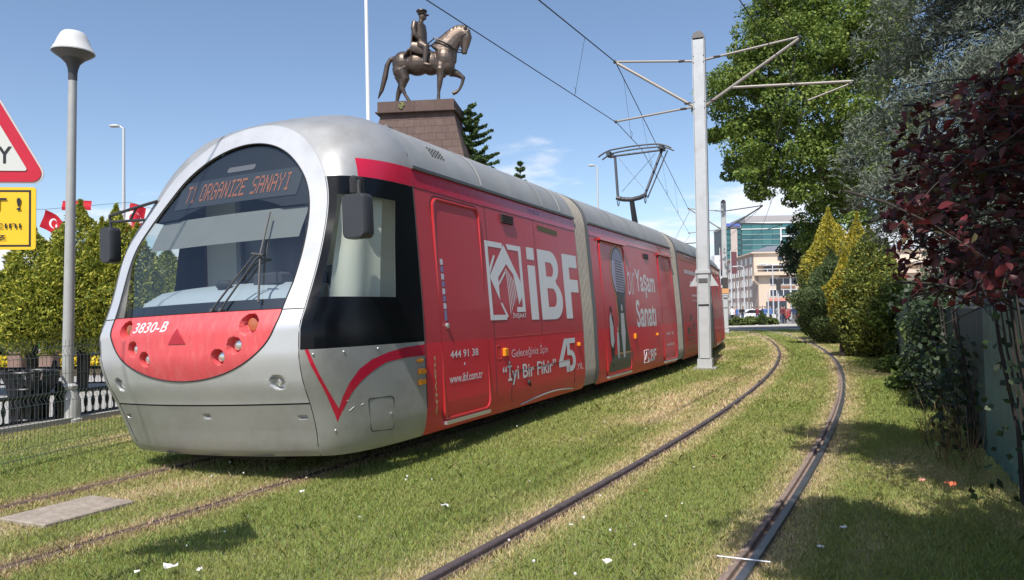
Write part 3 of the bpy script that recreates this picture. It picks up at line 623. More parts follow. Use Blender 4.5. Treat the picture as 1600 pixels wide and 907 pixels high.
hn = MB(); hn.tube([(2.16,-.55,3.47),(2.26,-.55,3.47)], .034, 10); hn.tube([(2.22,-.44,3.465),(2.34,-.44,3.465)], .036, 10); hn.box((2.16,-.60,3.40),(2.40,-.38,3.435)); hn.tube([(2.36,-.5,3.4),(2.38,-.5,3.50)], .014, 6); hn.build('roof_horn', mat('horn_metal', (.30,.25,.21), .45, metal=.6), sec1)
vt = MB()
for a in range(5):
    for b in range(4): vt.ball((1.95+a*.06, -(float(Ws(3.02+b*.03))+.001), 3.02+b*.03), .013, 6)
vt.build('roof_vent_holes', RUB, sec1)
sp_ = lambda off=.003: (lambda a, b: side_pt(a, b, off))
def words(VF):
    V, F = VF; iv = sorted((min(V[i][0] for i in f), max(V[i][0] for i in f), k) for k, f in enumerate(F)); groups = []; hi = -9
    for a, b, k in iv:
        if a > hi+.17: groups.append([])
        groups[-1].append(k); hi = max(hi, b)
    return [[F[k] for k in g] for g in groups]
def lettering(sec, name, VF, box, m=WHT, off=.003, split=False):
    gs_ = words(VF) if split else [VF[1]]; V, _ = fit(VF, *box)
    for F in gs_:
        ids = sorted({i for f in F for i in f}); mp_ = {i: j for j, i in enumerate(ids)}
        mb = MB(); printed(mb, ([V[i] for i in ids], [tuple(mp_[i] for i in f) for f in F]), sp_(off)); mb.build(name, m, sec, smooth=False)
i_ = shape2d([[(0,.83),(0,1.0),(.75,1.0),(.75,.83)],[(0,0),(0,.75),(.75,.75),(.75,0)]])
lettering(sec1, 'letter_i', i_, (4.09,4.34,1.27,2.21))
Bo = [(0,0),(0,1)]+[(.55,1)]+arc(.55,.77,.36,80,-60,8,.23)+arc(.60,.27,.40,65,-90,9,.27)
Bh1 = [(.32,.83),(.52,.83)]+arc(.52,.725,.14,80,-80,6,.105)+[(.52,.62),(.32,.62)]; Bh2 = [(.32,.45),(.56,.45)]+arc(.56,.315,.15,80,-80,6,.135)+[(.56,.18),(.32,.18)]
lettering(sec1, 'letter_b', shape2d([Bo, Bh1, Bh2]), (4.46,5.29,1.265,2.21))
lettering(sec1, 'letter_f', shape2d([[(0,0),(0,1),(1,1),(1,.80),(.42,.80),(.42,.61),(.98,.61),(.98,.41),(.42,.41),(.42,0)]]), (5.40,6.03,1.268,2.21))
# logo: broken square frame with a house-shaped diamond
def lg(pts): return [((x-45)/420, (850-y)/815) for x, y in pts]
q_ = lambda a, b: (2.87+a*1.06, 1.28+b*.92)
lgm = MB()
for lp in ([(.0,0),(.0,1),(.46,1),(.44,.93),(.075,.93),(.075,.065),(.41,.065),(.43,0)], [(.56,1.0),(.98,1.0),(.98,.10),(.72,.10),(.735,.165),(.90,.165),(.90,.93),(.60,.93)],
           [(.49,.985),(.93,.47),(.80,.21),(.70,.60),(.52,.73),(.28,.545),(.28,.25),(.06,.55)], [(.47,.62),(.52,.68),(.27,.47),(.27,.43),(.50,.62)],
           [(.04,.62),(.20,.83),(.24,.82),(.07,.57)], [(.88,.38),(.93,.42),(.93,.33),(.80,.20),(.795,.235)], [(.28,.22),(.44,.02),(.47,.05),(.33,.22)]):
    printed(lgm, shape2d([[q_(*p) for p in lp]]), sp_())
for k in range(5):
    a = .50+k*.045; printed(lgm, shape2d([[q_(a,.68-k*.035),(q_(a+.022,.665-k*.035)),q_(a+.055,.10+k*.05),q_(a+.04,.06+k*.05)]]), sp_())
lgm.build('house_logo', WHT, sec1, smooth=False)
lettering(sec1, 'lettering', text2d('İNŞAAT', .01), (3.50,3.92,1.285,1.375))
lettering(sec1, 'lettering', text2d('444 91 38', .012), (1.87,2.50,.905,.985), off=.009, split=True)
lettering(sec1, 'lettering', text2d('www.ibf.com.tr', .012), (1.83,2.58,.655,.745), off=.009)
MB().lathe([(.016,0),(.001,.001)], 12).build('dot_mark', WHT, sec1, loc=side_pt(2.17,.835,.010), rot=(R(90),0,0))
lettering(sec1, 'lettering', text2d('Geleceğiniz İçin', -.006), (3.40,4.58,.80,.955), split=True)
lettering(sec1, 'lettering', text2d('“İyi Bir Fikir”', .015), (3.12,4.86,.50,.79), off=.0045, split=True)
four = shape2d([[(0,.18),(0,.34),(.34,1),(.58,1),(.24,.36),(.62,.36),(.62,0),(.42,0),(.42,.18)],])
lettering(sec1, 'lettering', four, (4.98,5.42,.51,.985), off=.0045)
five = shape2d([[(0,.84),(0,1),(1,1),(1,.84),(.32,.84),(.32,.64)]+arc(.40,.30,.60,75,-90,10,.33)+[(.05,-.02),(.05,.14),(.30,.14)]+arc(.35,.30,.30,-80,80,8,.17)+[(0,.48)]])
lettering(sec1, 'lettering', five, (5.33,5.68,.51,.985), off=.0045)
lettering(sec1, 'lettering', text2d('.YIL', 0), (5.70,5.99,.51,.60), off=.0045)
mb = MB(); lp = [(3.40,.30),(3.36,.42),(3.42,.62),(3.55,.655),(5.42,.67),(5.58,.60),(5.64,.36)]; mb.tube([side_pt(a,b,.001) for a,b in lp], .005, 5); mb.build('hatch_seam', RUB, sec1)
mb = MB(); mb.tube([side_pt(x,.232+.05*((x-4.6)/.9)**2*0+.06*max(0,1-((x-4.75)/1.0)**2),.004) for x in np.linspace(3.7,5.6,14)], .010, 5); mb.build('wheel_arch_lip', ALU, sec1)
gr = MB(); gr.box((3.38,-1.36,2.455),(3.72,-1.32,2.56)); gr.build('vent_grille', RUB, sec1, smooth=False)
gs = MB()
for k in range(5): gs.box((3.38,-1.372,2.462+k*.021),(3.72,-1.35,2.470+k*.021))
gs.build('grille_slats', mat('grille_grey', (.09,.06,.06), .5), sec1, smooth=False)
mb = MB(); mb.add([side_pt(4.56,2.475,.003),side_pt(5.30,2.455,.003),side_pt(5.30,2.525,.003),side_pt(4.56,2.545,.003)],[(0,1,2,3)]); mb.build('dark_sticker', mat('sticker_olive', (.10,.085,.02), .5), sec1)
lettering(sec1, 'fleet_number', text2d('3830-B', .01), (4.28,4.70,2.675,2.74), mat('pale_print', (.45,.32,.50), .5))
stk = MB()
for k in range(7): stk.add([side_pt(a,b,.008) for a,b in rrect(1.785,1.845,1.86-k*.075,1.92-k*.075,.008,2)], [tuple(range(12))], 0 if k % 2 == 0 else 1)
stk.add([side_pt(1.79,1.29,.008),side_pt(1.845,1.29,.008),side_pt(1.845,1.40,.008),side_pt(1.79,1.40,.008)],[(0,1,2,3)], 1); stk.build('door_stickers', [mat('sticker_white', (.55,.55,.62), .5), mat('sticker_blue', (.22,.20,.36), .5)], sec1, smooth=False)
MB().lathe([(.030,0),(.030,.012),(.018,.022),(.001,.022)], 14).build('door_lock', ALU, sec1, loc=side_pt(1.83,1.24,.006), rot=(R(90),0,0))
gv = MB(); printed(gv, fit(text2d('güven', .02), 0,.62,0,.055), lambda a,b: side_pt(1.50+b+.03, .36+a*.95, .003)); gv.build('lettering', mat('gold_print', (.55,.42,.20), .5), sec1, smooth=False)
for x, z, a, b in ((3.20,.905,.05,.045),(5.83,.885,.035,.025)):
    MB().cbox((0,0,0),(a*2,.045,b*2),bev=.012).build('amber_side_lamp', AMB, sec1, loc=side_pt(x,z,.015))
mb = MB(); lp = rrect(2.98,3.12,.83,.985,.015,2); lp.append(lp[0]); mb.tube([side_pt(a,b,.0) for a,b in lp], .004, 4, caps=False); mb.build('hatch_seam', mat('red_seal'), sec1)
mb = MB(); mb.ball(side_pt(3.87,.49,.012),(.03,.03,.035),8); mb.tube([side_pt(3.87,.49,.02),side_pt(3.89,.44,.03)],.010,6); mb.build('hatch_handle', RUB, sec1)
# ---- generic middle sections
def middle(k, x0, x1, name='car_section'):
    mb = MB(); shell_side(mb, x0, x1); end_cap(mb, x0); end_cap(mb, x1); mb.add([(x0,-1.33,.21),(x1,-1.33,.21),(x1,1.33,.21),(x0,1.33,.21)], [(0,1,2,3)], 5)
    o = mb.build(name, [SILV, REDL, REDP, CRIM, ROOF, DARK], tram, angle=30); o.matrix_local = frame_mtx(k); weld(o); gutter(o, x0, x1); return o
sec2 = middle(1, .40, 6.20); make_door(sec2, .88, 2.30); make_door(sec2, 4.86, 6.02)
def trim(sec, x, wd=.14):
    zs = np.array(SIDE_ROWS[1:-1]); mb = MB()
    for s_ in (-1,1): mb.grid(np.array([[(x+dx, s_*(float(Ws(z))+.008), z) for dx in (0, wd)] for z in zs]), 0)
    mb.build('end_trim', GREYT, sec)
trim(sec2, .26, .16)
for x, wd in ((2.0,.05),(3.2,.05),(4.4,.05)): roof_arc(sec2, x, wd, mat('roof_patch', (.42,.43,.44), .5), 2.9)
for a_, b_ in ((.84,2.36),(4.80,6.08)): gg = MB(); gg.box((a_,-1.40,2.555),(b_,-1.33,2.585)); gg.build('door_header', mat('red_seal'), sec2, smooth=False)
# keyhole picture on the first door
A_ = lambda pts, m, nm, off: (lambda mb: (printed(mb, shape2d([pts]), sp_(off)), mb.build(nm, m, sec2, smooth=False)))(MB())
key = arc(1.87,2.05,.46,-62,242,26,.50)+[(1.52,1.60),(1.50,1.2),(1.40,.62)]+[(2.32,.62),(2.06,1.2),(2.00,1.60)]
key = key[:27]+[(1.58,1.58),(1.62,1.2),(1.42,.60),(2.34,.60),(2.10,1.2),(2.04,1.58)]
GOLD = mat('print_gold', (.50,.33,.12), .45); A_(key, GOLD, 'keyhole_picture_rim', .007)
sc_ = lambda f, cx=1.88, cz=1.65: [(cx+(a-cx)*f, cz+(b-cz)*(f*.5+.5)) for a, b in key]
A_(sc_(.91), mat('print_dark_green', (.055,.06,.045), .5), 'keyhole_picture', .008)
A_(arc(1.87,2.05,.39,-55,235,22,.43), mat('print_lilac', (.34,.30,.44), .4), 'keyhole_sky', .009)
tw = MB()
for k in range(22):
    z0 = 1.28+k*.046; hw = .17+.10*math.sin(math.pi*min(1,k/24)); cx = 1.90+.03*math.sin(k*.15); tw.add([side_pt(cx-hw,z0,.010),side_pt(cx+hw,z0-.02,.010),side_pt(cx+hw,z0+.005,.010),side_pt(cx-hw,z0+.026,.010)],[(0,1,2,3)], 0)
tw.build('printed_tower', mat('print_tower', (.06,.06,.075), .4), sec2, smooth=False)
def fig(x, z, h, m):
    mb = MB(); pts = arc(x, z+h*.92, h*.05, 0, 360, 8, h*.07)[:-1]; printed(mb, shape2d([pts]), sp_(.011))
    printed(mb, shape2d([[(x-h*.05,z),(x-h*.13,z+h*.45),(x-h*.10,z+h*.82),(x+h*.10,z+h*.82),(x+h*.14,z+h*.45),(x+h*.05,z)]]), sp_(.011)); mb.build('printed_figure', m, sec2, smooth=False)
A_([(.98,.34),(1.02,.50),(1.30,.62),(2.32,.62),(2.38,.66),(2.42,.58),(2.34,.50),(2.28,.36)], mat('print_grey_green', (.09,.095,.075), .5), 'keyhole_foreground', .0095)
fig(1.20,.42,1.05,mat('print_black', (.02,.02,.022), .5)); A_([(1.10,.80),(1.08,1.25),(1.16,1.36),(1.28,1.10),(1.30,.85),(1.20,.74)], mat('print_pale', (.50,.50,.52), .5), 'printed_coat', .0125)
fig(1.86,.55,.95,mat('print_pale')); fig(1.52,.55,.55,mat('print_pale'))
lettering(sec2, 'lettering', text2d('Yaşam', .02), (2.95,4.42,1.62,2.17)); lettering(sec2, 'lettering', text2d('Sanatı', .02), (2.82,4.30,1.05,1.58))
lettering(sec2, 'lettering', text2d('bir', -.012, .15), (2.42,2.90,1.66,2.32))
lettering(sec2, 'lettering', text2d('iBF', .03), (3.62,4.15,.36,.60))
mb = MB(); lp = [(3.22,.36),(3.22,.60),(3.56,.60),(3.56,.36)]; lp.append(lp[0]); mb.tube([side_pt(a,b,.002) for a,b in lp], .008, 4); mb.tube([side_pt(3.28,.42,.002),side_pt(3.39,.57,.002),side_pt(3.5,.42,.002)], .009, 4); mb.build('house_logo', WHT, sec2)
vg = MB(); vg.box((3.74,-1.365,2.41),(4.06,-1.32,2.51)); vg.build('vent_grille', RUB, sec2, smooth=False)
for x, z, a, b in ((2.62,.90,.05,.045),(4.28,.885,.035,.025)): MB().cbox((0,0,0),(a*2,.045,b*2),bev=.012).build('amber_side_lamp', AMB, sec2, loc=side_pt(x,z,.015))
lettering(sec2, 'lettering', text2d('444 91 38', .012), (5.10,5.75,.83,.90), off=.009, split=True); lettering(sec2, 'lettering', text2d('www.ibf.com.tr', .012), (5.10,5.80,.60,.67), off=.009)
sec3 = middle(2, .40, 5.00); trim(sec3, .26, .16)
def dashes(sec, x0, x1, z, h, n, seed):
    r_ = random.Random(seed); mb = MB(); x = x0
    while x < x1:
        l = r_.uniform(.05,.16); mb.add([side_pt(x,z,.003),side_pt(min(x+l,x1),z,.003),side_pt(min(x+l,x1),z+h,.003),side_pt(x,z+h,.003)],[(0,1,2,3)]); x += l+.05
    mb.build('small_print', WHT, sec, smooth=False)
SMALL = ('small_print','screw_heads','roof_vent_holes','grille_slats','door_stickers','route_text','house_logo','seal','printed_tower')
dashes(sec3, 1.2, 4.3, 2.28, .10, 1, 1); dashes(sec3, 1.9, 3.6, 2.02, .09, 1, 2); dashes(sec3, 2.0, 3.5, 1.72, .05, 1, 3); dashes(sec3, 2.0, 3.6, 1.60, .03, 1, 4)
for x0, x1, z1 in ((1.0,1.35,.95),(1.45,1.75,1.25),(1.85,2.15,1.05),(2.5,2.9,1.55),(3.0,3.3,1.1)):
    mb = MB(); mb.add([side_pt(x0,.36,.003),side_pt(x1,.36,.003),side_pt(x1,z1,.003),side_pt(x0,z1,.003)],[(0,1,2,3)])
    for k in range(int((z1-.45)/.11)): mb.add([side_pt(x0+.03,.45+k*.11,.005),side_pt(x1-.03,.45+k*.11,.005),side_pt(x1-.03,.50+k*.11,.005),side_pt(x0+.03,.50+k*.11,.005)],[(0,1,2,3)],1)
    mb.build('printed_block', [mat('print_block', (.10,.085,.08), .4), mat('print_block_windows', (.20,.15,.15), .3)], sec3, smooth=False)
sec4 = middle(3, .40, 5.75); trim(sec4, .26, .16); make_door(sec4, 1.0, 2.3); make_door(sec4, 4.3, 5.5)
# rear cab: the same end, turned round
mb = MB(); shell_side(mb, .4, 4.8); end_cap(mb, .4); mb.add([(.4,-1.33,.21),(4.8,-1.33,.21),(4.8,1.33,.21),(.4,1.33,.21)], [(0,1,2,3)], 5)
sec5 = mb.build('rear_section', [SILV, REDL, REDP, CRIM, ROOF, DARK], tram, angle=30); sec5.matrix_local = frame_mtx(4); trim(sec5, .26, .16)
end = MB()
for sgn in (-1,1):
    P_ = []
    for z in zr: x, y = cab(cc, z); P_.append([(6.18-a, sgn*b, z) for a, b in zip(x, y)])
    end.grid(np.array(P_), 0, flip=sgn < 0)
    zz = np.concatenate([np.linspace(.2,3.05,40), np.linspace(3.06,3.25,8)]); yo_ = Yo(zz)
    end.grid(np.array([[(6.18-float(Xf(sgn*b*t, z)), sgn*b*t, z) for t in np.linspace(0,1,8)] for z, b in zip(zz, yo_)]), 1, flip=sgn > 0)
end.build('rear_cab', [SILV, MASK], sec5)
# bellows between sections
def bellows(k, xa, xb):
    A, B = frame_mtx(k), frame_mtx(k+1); zs = np.array([.24]+SIDE_ROWS[3:-1]+[3.45]); W = Ws(zs); n = 19; rows_ = []
    ring = [(-w_, z) for w_, z in zip(W, zs)]+[(w_, z) for w_, z in list(zip(W, zs))[::-1][1:]]
    st_ = []
    for k_ in range(8): st_ += [(k_/8,.94),(k_/8+.001,1.),((k_+.62)/8,1.),((k_+.64)/8,.94)]
    for t, s_ in [(0,1.),(.0005,.94)]+st_[1:]+[(1,.94),(1.0,1.)]:
        rows_.append([tuple((A @ Vector((xa,y*s_,z*(.995 if s_<1 else 1)-.0)))*(1-t)+(B @ Vector((xb,y*s_,z*(.995 if s_<1 else 1))))*t) for y, z in ring])
    mb = MB(); mb.grid(np.array(rows_)); mb.build('bellows', CREAM, tram, smooth=False)
bellows(0, 6.1, .27); bellows(1, 6.2, .27); bellows(2, 5.0, .27); bellows(3, 5.75, .27)
# running gear
for k, x0, x1 in ((0,.5,6.0),(1,.5,6.1),(2,.5,4.9),(3,.5,5.6),(4,.5,5.6)):
    mb = MB(); mb.box((x0+(.6 if k==0 else 0),-1.0,.13),(x1,1.0,.205))
    if k in (0,2,4):
        xm = {0:4.6,2:2.7,4:2.0}[k]
        for dx in (-.85,.85):
            for s_ in (-1,1):
                p = (xm+dx, s_*.72, .33); mb.tube([(p[0],p[1]-.06,p[2]-.02),(p[0],p[1]+.06,p[2]-.02)], .30, 20)
    mb.box((x0-.15,-.55,.13),(x0+.9,.55,.20)); o = mb.build('underframe', DARK, tram, smooth=False); o.matrix_local = frame_mtx(k)
# pantograph
PANB = mat('pantograph_black', (.03,.03,.034), .5); PANG = mat('pantograph_grey', (.07,.072,.085), .5, metal=.3)
pn = MB(); pn.box((1.5,-.5,3.42),(2.6,.5,3.50)); pn.tube([(2.15,0,3.48),(1.80,0,4.30)], [.085,.065], 10); pn.box((2.0,-.2,3.48),(2.3,.2,3.6)); p_o = pn.build('pantograph_lower_arm', PANB, tram); p_o.matrix_local = frame_mtx(2)
pn = MB(); kn = (1.78,0,4.33); ZH = 5.80
pn.tube([(1.78,-.40,4.42),(1.78,-.22,4.36),kn,(1.78,.22,4.36),(1.78,.40,4.42)], .06, 8, mi=0)
pn.tube([(1.78,-.36,4.42),(2.55,-.72,ZH-.10)], .036, 8, mi=1); pn.tube([(1.78,.36,4.42),(2.55,.58,ZH-.10)], .036, 8, mi=1); pn.tube([(1.90,-.40,4.35),(2.62,-.85,ZH-.12)], .018, 6, mi=1)
pn.tube([(2.0,-.30,4.60),(2.45,.45,ZH-.2)], .006, 4, mi=1); pn.tube([(2.0,.30,4.60),(2.45,-.55,ZH-.2)], .006, 4, mi=1)
for s_ in (-1,1): pn.tube([(1.78+.1*math.cos(a), s_*.36, 4.30+.1*math.sin(a)) for a in np.linspace(0,2*math.pi,13)], .012, 5, mi=1)
p_o = pn.build('pantograph_upper_arm', [PANB, PANG], tram); p_o.matrix_local = frame_mtx(2)
pn = MB(); pn.tube([(2.56,-.78,ZH-.10),(2.56,.78,ZH-.10)], .028, 8)
for dx in (-.20,.20):
    pn.tube([(2.56+dx, y, ZH+.06-.10*max(0,(abs(y)-.62)/.35)**1.7-.05*(y/.9)**2) for y in np.linspace(-1.0,1.0,25)], .022, 6); 
for s_ in (-1,1): pn.box((2.34,s_*.72-.05,ZH-.10),(2.78,s_*.72+.05,ZH+.01))
p_o = pn.build('pantograph_head', PANG, tram); p_o.matrix_local = frame_mtx(2)
pn = MB(); pn.tube([(4.4,-.85,3.78),(4.4,.85,3.78)],.02,6); pn.tube([(4.4,-.3,3.76),(4.2,0,3.45)],.02,6); pn.tube([(4.4,.3,3.76),(4.2,0,3.45)],.02,6); p_o = pn.build('pantograph_folded', PANB, tram); p_o.matrix_local = frame_mtx(3)

for o_ in bpy.data.objects:
    if o_.name.split('.')[0] in SMALL: o_['kind'] = 'stuff'
# ------------------------------------------------------------ overhead line
POLE = mat('pole_grey_paint', (.50,.51,.52), .5, metal=.1, var=.06, scale=5, dirt=((.30,.28,.26), .35, 3))
TUBE = mat('galvanised_tube', (.27,.245,.22), .55, metal=.3, var=.1, scale=9)
WIRE = mat('copper_wire_dark', (.03,.028,.03), .6, metal=.3)
def make_pole(loc, hdg, label):
    r = empty('catenary_pole', loc, -R(hdg)); tag(r, label, 'pole', 'poles carrying the tram wires')
    h = 8.05; mb = MB()                                       # H-beam mast, flanges towards and away from the viewer, round-headed web
    a, b, t = .138, .12, .014
    for s_ in (-1,1): mb.box((s_*a-t/2,-b,.12),(s_*a+t/2,b,h-.16))
    mb.box((-a+t/2,-.012,.12),(a-t/2,.012,h-.16)); mb.build('mast', POLE, r, smooth=False)
    cp = MB(); n = 16; ring = [(a+t/2)*math.cos(math.pi*i/n) for i in range(n+1)]; prof = [(x, h-.16+(.165)*math.sin(math.pi*i/n)) for i, x in enumerate(ring)]
    for s_ in (-1,1): prism(cp, prof, s_*b-.008, s_*b+.008)
    for i in range(n):
        p, q = prof[i], prof[i+1]; cp.add([(p[0],-b,p[1]),(q[0],-b,q[1]),(q[0],b,q[1]),(p[0],b,p[1])], [(0,1,2,3)])
    cp.build('mast_cap', mat('pole_cap_dark', (.16,.15,.15), .5), r, smooth=False)
    fp = MB(); fp.box((-a+.015,-b-.006,1.55),(a-.015,-b+.02,h-.2)); fp.box((-a+.02,-b-.004,.28),(a-.02,-b+.02,1.50)); fp.build('mast_cover_plate', POLE, r, smooth=False)
    cl = MB(); cl.box((-a-.03,-b-.03,2.28),(a+.03,b+.03,2.36)); cl.box((-a+.03,-b-.02,2.06),(a-.03,-b-.008,2.16), 1); cl.build('clamp', [POLE, mat('plate_dark', (.10,.10,.10), .6)], r, smooth=False)
    for s_ in (-1,1):
        gs_ = MB(); gs_.add([(s_*(a+.01),0,2.30),(s_*(a+.20),0,1.98),(s_*(a+.01),0,1.98),(s_*(a+.01),.012,2.30),(s_*(a+.20),.012,1.98),(s_*(a+.01),.012,1.98)], [(0,1,2),(5,4,3),(0,3,4,1),(1,4,5,2),(2,5,3,0)]); gs_.build('gusset', POLE, r, smooth=False)
    bs = MB(); bs.box((-.26,-.22,-.05),(.26,.22,.06), 1); bs.box((-a-.03,-b-.03,.06),(a+.03,b+.03,.26), 0); bs.build('base', [POLE, mat('base_concrete', (.33,.31,.28), .9, var=.1)], r, smooth=False)
    def arm(pts, rad, nm='cantilever_tube'): return MB().tube(pts, rad, 8).build(nm, TUBE, r)
    L_, Rr = -2.05, 2.25
    arm([(-a,0,7.38),(L_,0,7.62)], .028, 'stay_rod'); arm([(-a,0,6.28),(L_+.05,0,7.58)], .036); arm([(-a,0,6.28),(L_-.02,0,6.12)], .026, 'steady_arm')
    arm([(a,0,7.38),(Rr,0,7.62)], .028, 'stay_rod'); arm([(a,0,6.28),(Rr,0,7.58)], .04); arm([(a+.55,0,6.64),(Rr+1.10,0,6.46)], .034); arm([(Rr+1.0,0,6.40),(Rr+.15,0,6.14)], .022, 'steady_arm')
    for x, z, s_ in ((-a-.28,7.42,1),(-a-.15,6.38,-1),(a+.28,7.42,1),(a+.15,6.38,-1),(-a-.25,6.26,1)):
        ins = MB()
        for k in range(4): ins.lathe([(.022,-.03),(.05,-.01),(.05,.005),(.022,.02)], 10, c=(x+k*.028-.04,0,z+0))
        ins.build('insulator', mat('insulator_brown', (.11,.07,.05), .3), r)
    cf = MB(); cf.ball((L_,0,7.62), .05, 8); cf.ball((L_,0,6.12), .045, 8); cf.ball((Rr,0,7.62), .05, 8); cf.ball((Rr+1.05,0,6.42), .045, 8); cf.build('wire_clamps', mat('plate_dark'), r); cf_o = r.children[-1]; cf_o['kind'] = 'stuff'
    bolts = MB()
    for z in (6.2,6.36,7.3,7.46):
        for s_ in (-1,1): bolts.ball((s_*.12,-b-.008,z), .016, 6)
    o = bolts.build('bolts', mat('plate_dark'), r); o['kind'] = 'stuff'
    return r
pole1 = make_pole((4.55,18.2,0), 21.5, 'tall light grey catenary pole on the lawn in front of the tram')
pole2 = make_pole((12.85,46.3,0), 12, 'smaller distant catenary pole at the end of the lawn near the road')
sg = MB(); sg.box((-.16,-.17,2.7),(.16,-.14,3.35)); sg.build('traffic_light_box', mat('dark_box', (.05,.045,.045), .6), pole2, smooth=False)
sg = MB(); sg.box((-.2,-.16,2.4),(.2,-.13,2.72)); sg.build('orange_plate', mat('orange_plate', (.65,.33,.14), .6), pole2, smooth=False)
def wire(name, pts, rad, label, sag=0.):
    P_ = []
    for a, b in zip(pts[:-1], pts[1:]):
        a, b = Vector(a), Vector(b)
        for i in range(12): t = i/12; p = a.lerp(b, t); p.z -= sag*4*t*(1-t); P_.append(p)
    P_.append(Vector(pts[-1])); o = MB().tube(P_, rad, 6).build(name, WIRE); tag(o, label, 'wire', 'overhead tram wires'); return o, P_
def along(P_, y):
    for a, b in zip(P_[:-1], P_[1:]):
        if (a.y-y)*(b.y-y) <= 0 and abs(b.y-a.y) > 1e-6: t = (y-a.y)/(b.y-a.y); return a.lerp(b, t)
cwA, pA = wire('contact_wire', [(-9.0,-3.4,6.30),(2.66,18.97,6.10),(3.66,21.3,5.93),(10.9,46.7,6.0),(15,72,6)], .009, 'thin black contact wire above the tram, touching its raised current collector')
mwA, qA = wire('messenger_wire', [(-6.0,0,6.55),(.58,14.0,7.16),(2.66,18.97,7.62),(10.9,46.7,7.45),(15,72,7.4)], .013, 'thick black messenger wire high above the tram', 0)
# let the far span of the messenger sag
for o_, P2 in ((mwA, qA),): pass
cwB, pB = wire('contact_wire', [(-3.2,-1.5,6.35),(3.42,11.4,6.15),(6.75,17.3,6.12),(14.9,45.8,6.0),(19.5,72,6)], .009, 'thin black contact wire above the empty curved track')
mwB, qB = wire('messenger_wire', [(-2.0,0,7.2),(5.05,14.9,7.50),(6.65,17.35,7.62),(14.9,45.8,7.45),(19.5,72,7.4)], .013, 'thick black messenger wire above the empty track, passing before the big green tree')
for msg_o, P1, P2, ys_ in ((mwA, qA, pA, (16.6,20.3,24,30,36)), (mwB, qB, pB, (16.2,19.5,26,34))):
    for y in ys_:
        a, b = along(P1, y), along(P2, y)
        if a and b:
            d = MB(); d.tube([a, b], .004, 4); d.tube([b+Vector((0,0,.0)), b+Vector((.03,0,.12)), b+Vector((-.01,0,.2))], .005, 4); o = d.build('dropper', WIRE, msg_o)
# ------------------------------------------------------------ left side: fence, lamp, sign, railing, plaza
GRN = mat('fence_green', (.075,.115,.10), .5, metal=.2)
wf = empty('wire_fence', (-4.95,5.2,0)); tag(wf, 'dark green welded wire mesh fence at left of the tram track', 'fence')
fpts = [(-5.15,5.0),(-4.60,7.98),(-3.9,11.0),(-2.9,14.0)]
def fence_panel(a, b, h, parent, pitch=.05, bends=(.12,.62,1.08), rad=.0023):
    a, b = Vector((*a,0)), Vector((*b,0)); d = (b-a); ln = d.length; d.normalize(); n = Vector((-d.y,d.x,0)); mb = MB(); O_ = Vector(parent.location)
    def prof(z):
        for q in bends:
            if abs(z-q) < .05: return .035*(1-abs(z-q)/.05)
        return 0
    zs = [.03]+[q for e in bends for q in (e-.05,e,e+.05)]+[h]
    k = int(ln/pitch)
    for i in range(k+1):
        p = a+d*(i*ln/k); mb.tube([p+n*prof(z)+Vector((0,0,z))-O_ for z in zs], rad, 3, caps=False)
    for z in [.08]+[q+e for q in bends for e in (-.05,.05)]+[(bends[0]+bends[1])/2, (bends[1]+bends[2])/2]: mb.tube([a+Vector((0,0,z))-O_, b+Vector((0,0,z))-O_], rad*1.15, 3, caps=False)
    o = mb.build('mesh_panel', GRN, parent, smooth=False); o['kind'] = 'stuff'
for a, b in zip(fpts[:-1], fpts[1:]): fence_panel(a, b, 1.2, wf)
for p in (fpts[0],)+tuple(fpts[2:]):
    mb = MB(); mb.box((-.025,-.025,0),(.025,.025,1.25)); mb.build('post', GRN, wf, smooth=False, loc=Vector((*p,0))-Vector(wf.location))
# lamp post
LG = mat('lamp_post_grey', (.40,.40,.385), .5, metal=.2, var=.06, scale=6)
lp_ = empty('street_lamp', (-6.11,10.55,0)); tag(lp_, 'grey lamp post with mushroom-shaped white head, left of the tram', 'street lamp')
MB().lathe([(.20,0),(.20,.05),(.175,.07),(.165,.30),(.115,.44),(.125,.46),(.125,.50),(.09,.53)], 10).build('base', mat('lamp_base_white', (.52,.52,.50), .6, var=.15, scale=9), lp_)
MB().lathe([(.076,.5),(.070,1.6),(.060,3.6),(.054,4.72)], 18).build('column', LG, lp_)
MB().lathe([(.056,4.70),(.058,4.80),(.066,4.86),(.088,4.93),(.14,4.985),(.155,5.0)], 20).build('neck', mat('lamp_neck_dark', (.055,.055,.06), .5), lp_)
hd = MB(); hd.lathe([(.155,5.0),(.25,5.065),(.272,5.09)], 28, caps=False, mi=1); hd.lathe([(.272,5.085),(.275,5.10),(.264,5.11),(.243,5.16),(.232,5.17),(.195,5.27),(.158,5.345),(.13,5.372),(.08,5.385),(.001,5.388)], 28, caps=False, mi=0); hd.build('lamp_head', [mat('lamp_white', (.58,.575,.56), .45), mat('lamp_under', (.10,.095,.09), .5)], lp_).rotation_euler = (0,0,0)
lp_.rotation_euler = (R(.4), R(1.0), 0)
